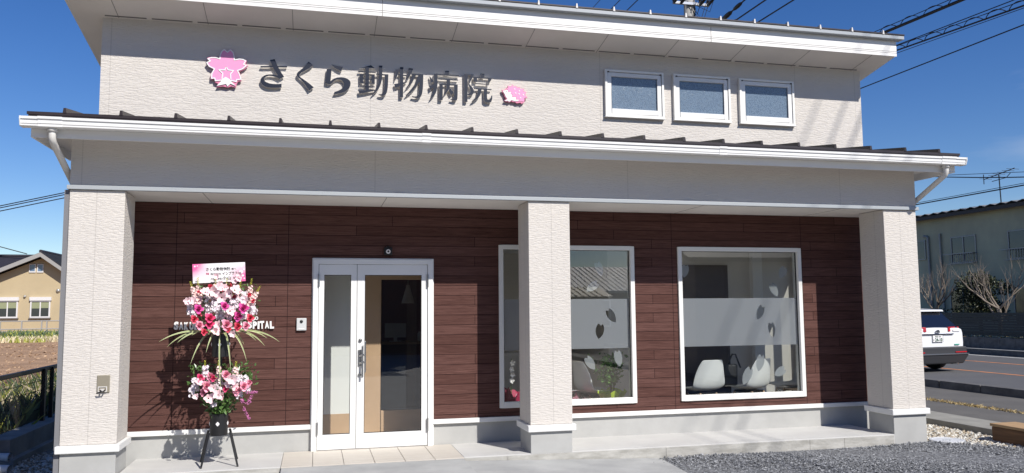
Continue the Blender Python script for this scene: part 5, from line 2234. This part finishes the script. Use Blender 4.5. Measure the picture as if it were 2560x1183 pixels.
b = MB()
ring_loft(b, [(.02, .84, .86, .40, 1.06), (.10, .88, .90, .34, 1.07), (.45, .90, .92, .28, 1.08), (1.0, .90, .925, .26, 1.08), (2.2, .90, .925, .24, 1.04), (3.2, .90, .92, .24, 1.0), (3.5, .90, .91, .24, .97), (4.2, .86, .87, .26, .88), (4.5, .74, .76, .32, .74)])
body = b.build('body', m_paint, car, merge=True, bevel=.02)
b = MB()
b.hexa([(-.87, .10, 1.06), (.87, .10, 1.06), (-.87, 3.3, 1.0), (.87, 3.3, 1.0), (-.67, .52, 1.50), (.67, .52, 1.50), (-.66, 2.35, 1.56), (.66, 2.35, 1.56)])
b.build('cabin', m_paint, car, bevel=.06, seg=3)
b = MB()
b.hexa([(-.655, .36, 1.485), (.655, .36, 1.485), (-.66, 1.2, 1.53), (.66, 1.2, 1.53), (-.63, .38, 1.53), (.63, .38, 1.53), (-.63, 1.2, 1.575), (.63, 1.2, 1.575)])
b.build('roof_spoiler', m_paint, car, bevel=.015)


def qd(b, pts, th=.008):
    pts = [Vector(p) for p in pts]
    n = (pts[1] - pts[0]).cross(pts[2] - pts[0]).normalized() * th
    k = len(pts)
    b.mesh([p + n for p in pts] + [p - n for p in pts], [tuple(range(k)), tuple(range(2 * k - 1, k - 1, -1))] + [(i, k + i, k + (i + 1) % k, (i + 1) % k) for i in range(k)])


b = MB()
qd(b, [(-.78, .105, 1.075), (.78, .105, 1.075), (.70, .25, 1.24), (.62, .47, 1.475), (-.62, .47, 1.475), (-.70, .25, 1.24)], .014)
b.build('rear_window', m_cglass, car)
for s in (-1, 1):
    b = MB()
    qd(b, [(s * .872, .45, 1.09), (s * .862, 1.35, 1.09), (s * .715, 1.30, 1.47), (s * .712, .72, 1.47)], .01)
    qd(b, [(s * .862, 1.42, 1.085), (s * .862, 2.9, 1.05), (s * .70, 2.28, 1.49), (s * .71, 1.37, 1.48)], .01)
    b.build('side_window', m_cglass, car)
b = MB()
qd(b, [(-.8, 3.22, 1.02), (.8, 3.22, 1.02), (.62, 2.42, 1.52), (-.62, 2.42, 1.52)], .012)
b.build('windscreen', m_cglass, car)
b = MB()
b.box(-.895, .895, -.045, .38, .40, .62)
b.build('bumper_band', m_clad, car, bevel=.03)
b = MB()
b.hexa([(-.80, -.02, .20), (.80, -.02, .20), (-.88, .45, .20), (.88, .45, .20), (-.93, -.09, .43), (.93, -.09, .43), (-.94, .45, .43), (.94, .45, .43)])
b.build('rear_bumper', m_clad, car, bevel=.035, seg=3)
b = MB()
b.box(-.90, .90, -.105, -.06, .425, .455)
b.build('bumper_strip', M['steel'], car, bevel=.006)
for s in (-1, 1):
    b = MB()
    b.box(min(s * .50, s * .87), max(s * .50, s * .87), -.06, -.03, .475, .50)
    b.build('reflector', m_red, car)
    b = MB()
    b.hexa([(min(s * .36, s * .90), -.01 if s > 0 else .16, .985), (max(s * .36, s * .90), .16 if s > 0 else -.01, .985), (min(s * .40, s * .92), .1 if s > 0 else .34, .985), (max(s * .40, s * .92), .34 if s > 0 else .1, .985),
            (min(s * .36, s * .90), .0 if s > 0 else .16, 1.105), (max(s * .36, s * .90), .16 if s > 0 else .0, 1.105), (min(s * .40, s * .92), .1 if s > 0 else .34, 1.105), (max(s * .40, s * .92), .34 if s > 0 else .1, 1.105)])
    tl = b.build('tail_lamp', m_red, car, bevel=.012)
    b = MB()
    b.box(min(s * .52, s * .74), max(s * .52, s * .74), .0, .06, .995, 1.035)
    b.build('clear_lens', M['card'], tl, org=(0, 0, 0))
    b = MB()
    b.box(min(s * .875, s * 1.06), max(s * .875, s * 1.06), 2.55, 2.68, 1.02, 1.18)
    b.build('mirror', m_paint, car, bevel=.03)
    for y in (.85, 3.55):
        b = MB()
        prof = [(.22, -.10), (.30, -.115), (.335, -.09), (.345, -.03), (.345, .03), (.335, .09), (.30, .115), (.22, .10)]
        n = 30
        P = []
        for r_, dx in prof:
            for j in range(n):
                q = 2 * math.pi * j / n
                P.append((s * .80 + dx, y + r_ * math.cos(q), .345 + r_ * math.sin(q)))
        k = len(prof)
        b.mesh(P, [(i * n + j, i * n + (j + 1) % n, ((i + 1) % k) * n + (j + 1) % n, ((i + 1) % k) * n + j) for i in range(k) for j in range(n)])
        wl = b.build('wheel', m_rub, car, smooth=True)
        b = MB()
        b.tube([(s * .80 - .08, y, .345), (s * .80 + s * .06 + .0, y, .345)], .215, 24)
        for j in range(5):
            q = 2 * math.pi * j / 5
            b.tube([(s * .885, y, .345), (s * .88, y + .2 * math.cos(q), .345 + .2 * math.sin(q))], .025, 6)
        b.build('rim', M['steel'], wl, org=(0, 0, 0))
b = MB()
b.box(-.52, .52, -.012, .06, .915, .945)
b.build('tailgate_grip', M['chrome'], car, bevel=.006)
b = MB()
b.box(-.165, .165, -.005, .02, .74, .905)
pt = b.build('number_plate', M['card'], car, bevel=.004)
b = MB()
b.ring(-.168, .168, .737, .908, .006, -.008, .0)
b.build('plate_frame', M['steel'], pt, org=(0, 0, 0))
grn = mat('dark green plate ink', (.02, .09, .045), .6, world=False)


def ctext(body, x, z, wd, hg, m, par, off=0):
    me = text_mesh(body, .1, .001, off)
    xs = [v.co.x for v in me.vertices]
    ys = [v.co.y for v in me.vertices]
    for v in me.vertices:
        v.co = (x + (v.co.x - min(xs)) / (max(xs) - min(xs)) * wd, -.0085 - v.co.z, z + (v.co.y - min(ys)) / (max(ys) - min(ys)) * hg)
    me.materials.clear()
    me.materials.append(m)
    me.name = 'plate_writing'
    o = bpy.data.objects.new('plate_writing', me)
    sc.collection.objects.link(o)
    o.parent = par


ctext('24-10', -.10, .752, .24, .085, grn, pt, .003)
ctext('熊谷 330', -.09, .853, .18, .036, grn, pt)
ctext('に', -.15, .775, .03, .035, grn, pt)
b = MB()


def oval(b, cx_, cz_, rx_, rz_, w_, y0):
    for i in range(24):
        q, p_ = 2 * math.pi * i / 24, 2 * math.pi * (i + 1) / 24
        P = []
        for a_, sc_ in ((q, 1), (p_, 1), (p_, 1 - w_), (q, 1 - w_)):
            P.append((cx_ + rx_ * sc_ * math.cos(a_), cz_ + rz_ * (1 - (1 - sc_) * rx_ / rz_) * math.sin(a_)))
        b.slab(P, y0, .03)


oval(b, 0, .99, .075, .05, .16, -.004)
oval(b, 0, .99, .024, .047, .35, -.008)
oval(b, 0, 1.012, .05, .022, .16, -.012)
b.build('badge', M['chrome'], car)
b = MB()
b.box(.55, .70, -.002, .02, .655, .68)
b.build('green_badge', mat('teal badge', (.05, .3, .22), .4, world=False), car)
b = MB()
b.tube([(.60, -.02, .22), (.60, .35, .22)], .045, 16)
b.build('exhaust', M['chrome'], car, smooth=True)
b = MB()
b.tube([(.1, .13, 1.10), (-.32, .135, 1.12)], .008, 6)
b.build('rear_wiper', M['black'], car)
car.location = (17.60, 8.45, -.112)
car.rotation_euler = (0, 0, R(6.4))

# =================================================================== POLE AND WIRES
PXx, PYy = 14.0, 14.1
m_pole = mat('pale utility pole concrete', (.36, .35, .33), .8, var=((2, 2, 6), .5))
t = thing('utility_pole', 'round concrete utility pole with crossarm rising behind the upper roof', 'utility pole', (PXx, PYy, -.12))
b = MB()
b.tube([(PXx, PYy, -.12), (PXx, PYy, 15.2)], [.19, .14], 20)
b.build('pole', m_pole, t, smooth=True)
b = MB()
b.tube([(PXx + .17, PYy - .06, .2), (PXx + .155, PYy - .05, 14)], .045, 10)
b.build('conduit', mat('dark conduit', (.10, .10, .10), .5), t, smooth=True)
for zc_, L, yo in ((11.02, .62, -.17), (14.2, 1.1, -.16)):
    b = MB()
    b.box(PXx - L, PXx + L, PYy + yo - .04, PYy + yo + .04, zc_ - .04, zc_ + .04)
    ca = b.build('crossarm', M['steel'], t)
    for dx in (-.95, -.55, .5, .93):
        b = MB()
        x = PXx + dx * L
        b.lathe([(.028, 0), (.05, .03), (.03, .06), (.05, .09), (.02, .14)], (x, PYy + yo, zc_ + .04), 12)
        b.tube([(x, PYy + yo - .03, zc_), (x + .05, PYy + yo - .5, zc_ + .12)], [.05, .03], 8)
        b.build('insulator', M['blackp'], ca, org=t['_o'])
b = MB()
random.seed(9)
for k in range(7):
    a = random.uniform(-.25, .35)
    b.tube([(PXx + .15, PYy - .16, 10.7 + .1 * k), (PXx + .3 + a, PYy - .3, 10.4 + .12 * k), (PXx + .5 + a, PYy - .4, 11.1 + .1 * k)], .010, 5)
b.tube([(PXx - .12, PYy - .17, 11.1), (PXx, PYy - .2, 10.9), (PXx + .14, PYy - .18, 10.5)], .012, 5)
b.build('jumper_lead', M['black'], t)

m_wire = mat('black cable sheath', (.012, .012, .014), .5)


def wire(label, p, q, r, ya, yb, sag=0., lumps=(), name='overhead_wire', grp='overhead wires along the road'):
    """cable through two points, prolonged along y from ya to yb"""
    p, q = Vector(p), Vector(q)
    d = (q - p) / (q.y - p.y)
    pts = []
    n = 40
    for i in range(n + 1):
        y = ya + (yb - ya) * i / n
        P = p + d * (y - p.y)
        u = (y - p.y) * (y - q.y)
        P.z += sag * u
        pts.append(P)
    b = MB()
    b.tube(pts, r, 6)
    for y, L, rr in lumps:
        c = p + d * (y - p.y)
        dd = d.normalized()
        b.tube([c - dd * L, c - dd * L * .6, c, c + dd * L * .6, c + dd * L], [r, rr, rr * 1.15, rr, r], 8)
    return tag(b.build(name, m_wire), label, 'wire', grp)


def helix_wire(label, p, q, r, ya, yb, pitch, hgt, name='overhead_wire'):
    p, q = Vector(p), Vector(q)
    d = (q - p) / (q.y - p.y)
    f = lambda y: p + d * (y - p.y)
    b = MB()
    b.tube([f(ya), f(yb)], r, 8)
    b.tube([f(ya) + Vector((0, 0, hgt)), f(yb) + Vector((0, 0, hgt))], .008, 5)
    pts = []
    y = ya
    while y < yb:
        ph = (y / pitch) * 2 * math.pi
        c = f(y)
        pts.append(c + Vector((.06 * math.sin(ph), 0, hgt * .5 - hgt * .62 * math.cos(ph))))
        y += pitch / 12
    b.tube(pts, .008, 4)
    return tag(b.build(name, m_wire), label, 'wire', 'overhead wires along the road')


XW = 14.0
o2 = lambda a: on('x', XW, *a)
wire('thick black cable with joint lumps just right of the utility pole', o2((1800, 55)), o2((1862, 0)), .022, -6, 14, 0, [(11.75, .30, .06), (11.15, .25, .05)])
wire('black cable with one lump, second to the right of the utility pole', o2((1826, 60)), o2((1914, 0)), .020, -6, 14, 0, [(11.5, .28, .045)])
wire('plain black cable, third to the right of the utility pole', o2((1880, 65)), o2((1984, 0)), .018, -6, 14)
helix_wire('thickest black cable, with looped hanger wire, at the upper right of the sky', o2((2195, 88)), o2((2405, 0)), .032, -4, 14, .62, .10)
helix_wire('looped hanger cable meeting the right end of the upper roof', o2((2245, 125)), o2((2560, 14)), .016, -4, 14, .48, .09)
wire('thin wire just above the looped cable right of the upper roof', o2((2245, 112)), o2((2535, 0)), .009, -4, 14)
wire('thin straight wire just under the looped cable right of the upper roof', o2((2245, 132)), o2((2560, 20)), .006, -4, 14)
wire('lone thin wire crossing the open sky at the right of the upper wall', o2((2150, 222)), o2((2560, 62)), .011, -4, 14)
for (a, c_), lab, r in ((((1470, 33), (1500, 0)), 'left thin wire of the three high above the upper roof centre', .013), (((1515, 36), (1547, 0)), 'middle wire of the three high above the upper roof centre', .016), (((1553, 40), (1592, 0)), 'right wire of the three high above the upper roof centre', .018)):
    p = o2(a)
    wire(lab, p, p + Vector((0, -40, .1)), r, -45, 60)
X2 = 25.0
o3 = lambda a: on('x', X2, *a)
wire('thin pale wire just under the right gutter end', o3((2300, 441)), o3((2560, 430)), .010, 8, 60, name='overhead_wire', grp='overhead wires across the road')
wire('wavy dark bundle cable crossing behind the right downpipe', o3((2290, 440)), o3((2560, 443)), .020, 8, 60, .006, grp='overhead wires across the road')
wire('dark cable rising rightward over the corrugated roof', o3((2290, 512)), o3((2560, 463)), .022, 8, 60, grp='overhead wires across the road')
wire('thin wire beside the dark cable over the corrugated roof', o3((2290, 508)), o3((2560, 458)), .010, 8, 60, grp='overhead wires across the road')
for k, (a, c_) in enumerate((((0, 515), (165, 481)), ((0, 520), (165, 486)), ((0, 528), (165, 494)))):
    p, q = on('y', 44, *a), on('y', 44, *c_)
    d = (q - p)
    b = MB()
    b.tube([p - d * 6, q + d * 6], .030, 6)
    tag(b.build('overhead_wire', m_wire), ('uppermost', 'middle', 'lowest')[k] + ' of three wires in the sky over the beige house', 'wire', 'overhead wires over the field')
p, q = on('y', 46, 0, 617), on('y', 46, 45, 629)
b = MB()
b.tube([p - (q - p) * 4, q + (q - p) * .5], .03, 6)
tag(b.build('overhead_wire', m_wire), 'short wire running down to the ridge of the beige house', 'wire', 'overhead wires over the field')

# =================================================================== ACROSS THE LOT (seen in the window glass, plus one block added against sky light)
m_rt = mat('pale grey ribbed roof', (.78, .78, .75), .6, var=((2, 2, 2), .4))
m_w2 = mat('brown house boards', (.20, .15, .11), .8, var=((2, 2, 9), .5))
def simple_house(name, label, x0, x1, y0, y1, zw, zr, wallm, roofm, wins, over=.5, ribs=False, base=-.2):
    t = thing(name, label, 'house', ((x0 + x1) / 2, (y0 + y1) / 2, base))
    b = MB()
    b.box(x0, x1, y0, y1, base, zw)
    b.build('wall', wallm, t)
    b = MB()
    ym = (y0 + y1) / 2
    sl = (zr - zw) / ((y1 - y0) / 2)
    ze = zw - sl * over
    for ya, yb in ((y1 + over, ym), (ym, y0 - over)):
        za, zb = (ze, zr) if ya > ym else (zr, ze)
        b.hexa([(x0 - over, ya, za), (x1 + over, ya, za), (x0 - over, yb, zb), (x1 + over, yb, zb), (x0 - over, ya, za + .1), (x1 + over, ya, za + .1), (x0 - over, yb, zb + .1), (x1 + over, yb, zb + .1)])
    if ribs:
        n = int((x1 - x0 + 2 * over) / .26)
        for i in range(n):
            x = x0 - over + .05 + i * .26
            b.hexa([(x, y1 + over - .02, ze + .1), (x + .06, y1 + over - .02, ze + .1), (x, ym, zr + .1), (x + .06, ym, zr + .1), (x, y1 + over - .02, ze + .14), (x + .06, y1 + over - .02, ze + .14), (x, ym, zr + .14), (x + .06, ym, zr + .14)])
    b.build('roof', roofm, t)
    for wx, wz, ww, wh in wins:
        b = MB()
        b.ring(wx, wx + ww, wz, wz + wh, .06, y1 - .02, y1 + .06)
        wf = b.build('window', M['frame'], t)
        b = MB()
        b.box(wx + .06, wx + ww - .06, y1, y1 + .02, wz + .06, wz + wh - .06)
        b.build('pane', m_dglass, wf, org=t['_o'])
    return t


simple_house('ribbed_roof_house', 'low house with pale ribbed roof mirrored in the left shop window', 12.6, 24, -31, -24, 2.35, 3.45, m_w2, m_rt, [(14, .7, 1.6, 1.2), (18, .7, 1.6, 1.2)], ribs=True)
simple_house('ribbed_shed', 'small shed with yellowish ribbed roof before the longer ribbed roof house', 10.4, 13.4, -21.4, -19, 1.95, 2.25, m_w2, mat('yellowish ribbed roof', (.66, .58, .40), .6), [], .3, True)
simple_house('sky_blocker_house', 'tall dark brown block added across the lot to cut southern sky light and darken the door glass', -26, 9.0, -29, -20, 9.5, 11.0, mat('dark brown boarding', (.08, .06, .05), .8), m_tile2, [(x_, z_, 1.8, 1.3) for x_ in (-20, -14, -8) for z_ in (.8, 3.8, 6.8)])  # added unseen mass, made tall to hold southern sky light off the facade
simple_house('beige_annex', 'grey beige annex with tiled roof by the road mirrored in the right shop window', 11.35, 14.2, -9.6, -7.2, 2.75, 3.3, mat('grey beige annex render', (.62, .58, .52), .9), m_tile2, [], .35)
t = thing('garden_tree', 'dark leafy tree mirrored in the left shop window beside the ribbed roof', 'tree', (18.4, -20.5, -.2))
b = MB()
b.tube([(18.4, -20.5, -.2), (18.4, -20.5, 1.6)], [.12, .07], 8)
b.build('trunk', m_stem, t)
b = MB()
random.seed(5)
for _ in range(30):
    c0 = Vector((18.4 + random.gauss(0, .6), -20.5 + random.gauss(0, .6), 1.7 + random.gauss(0, .4)))
    for _ in range(40):
        v = rv() * .4 * random.random() ** .4
        leaf_quad(b, c0 + v, v + rv() * .2, rv(), .16, .09)
b.build('crown', m_leaf, t)
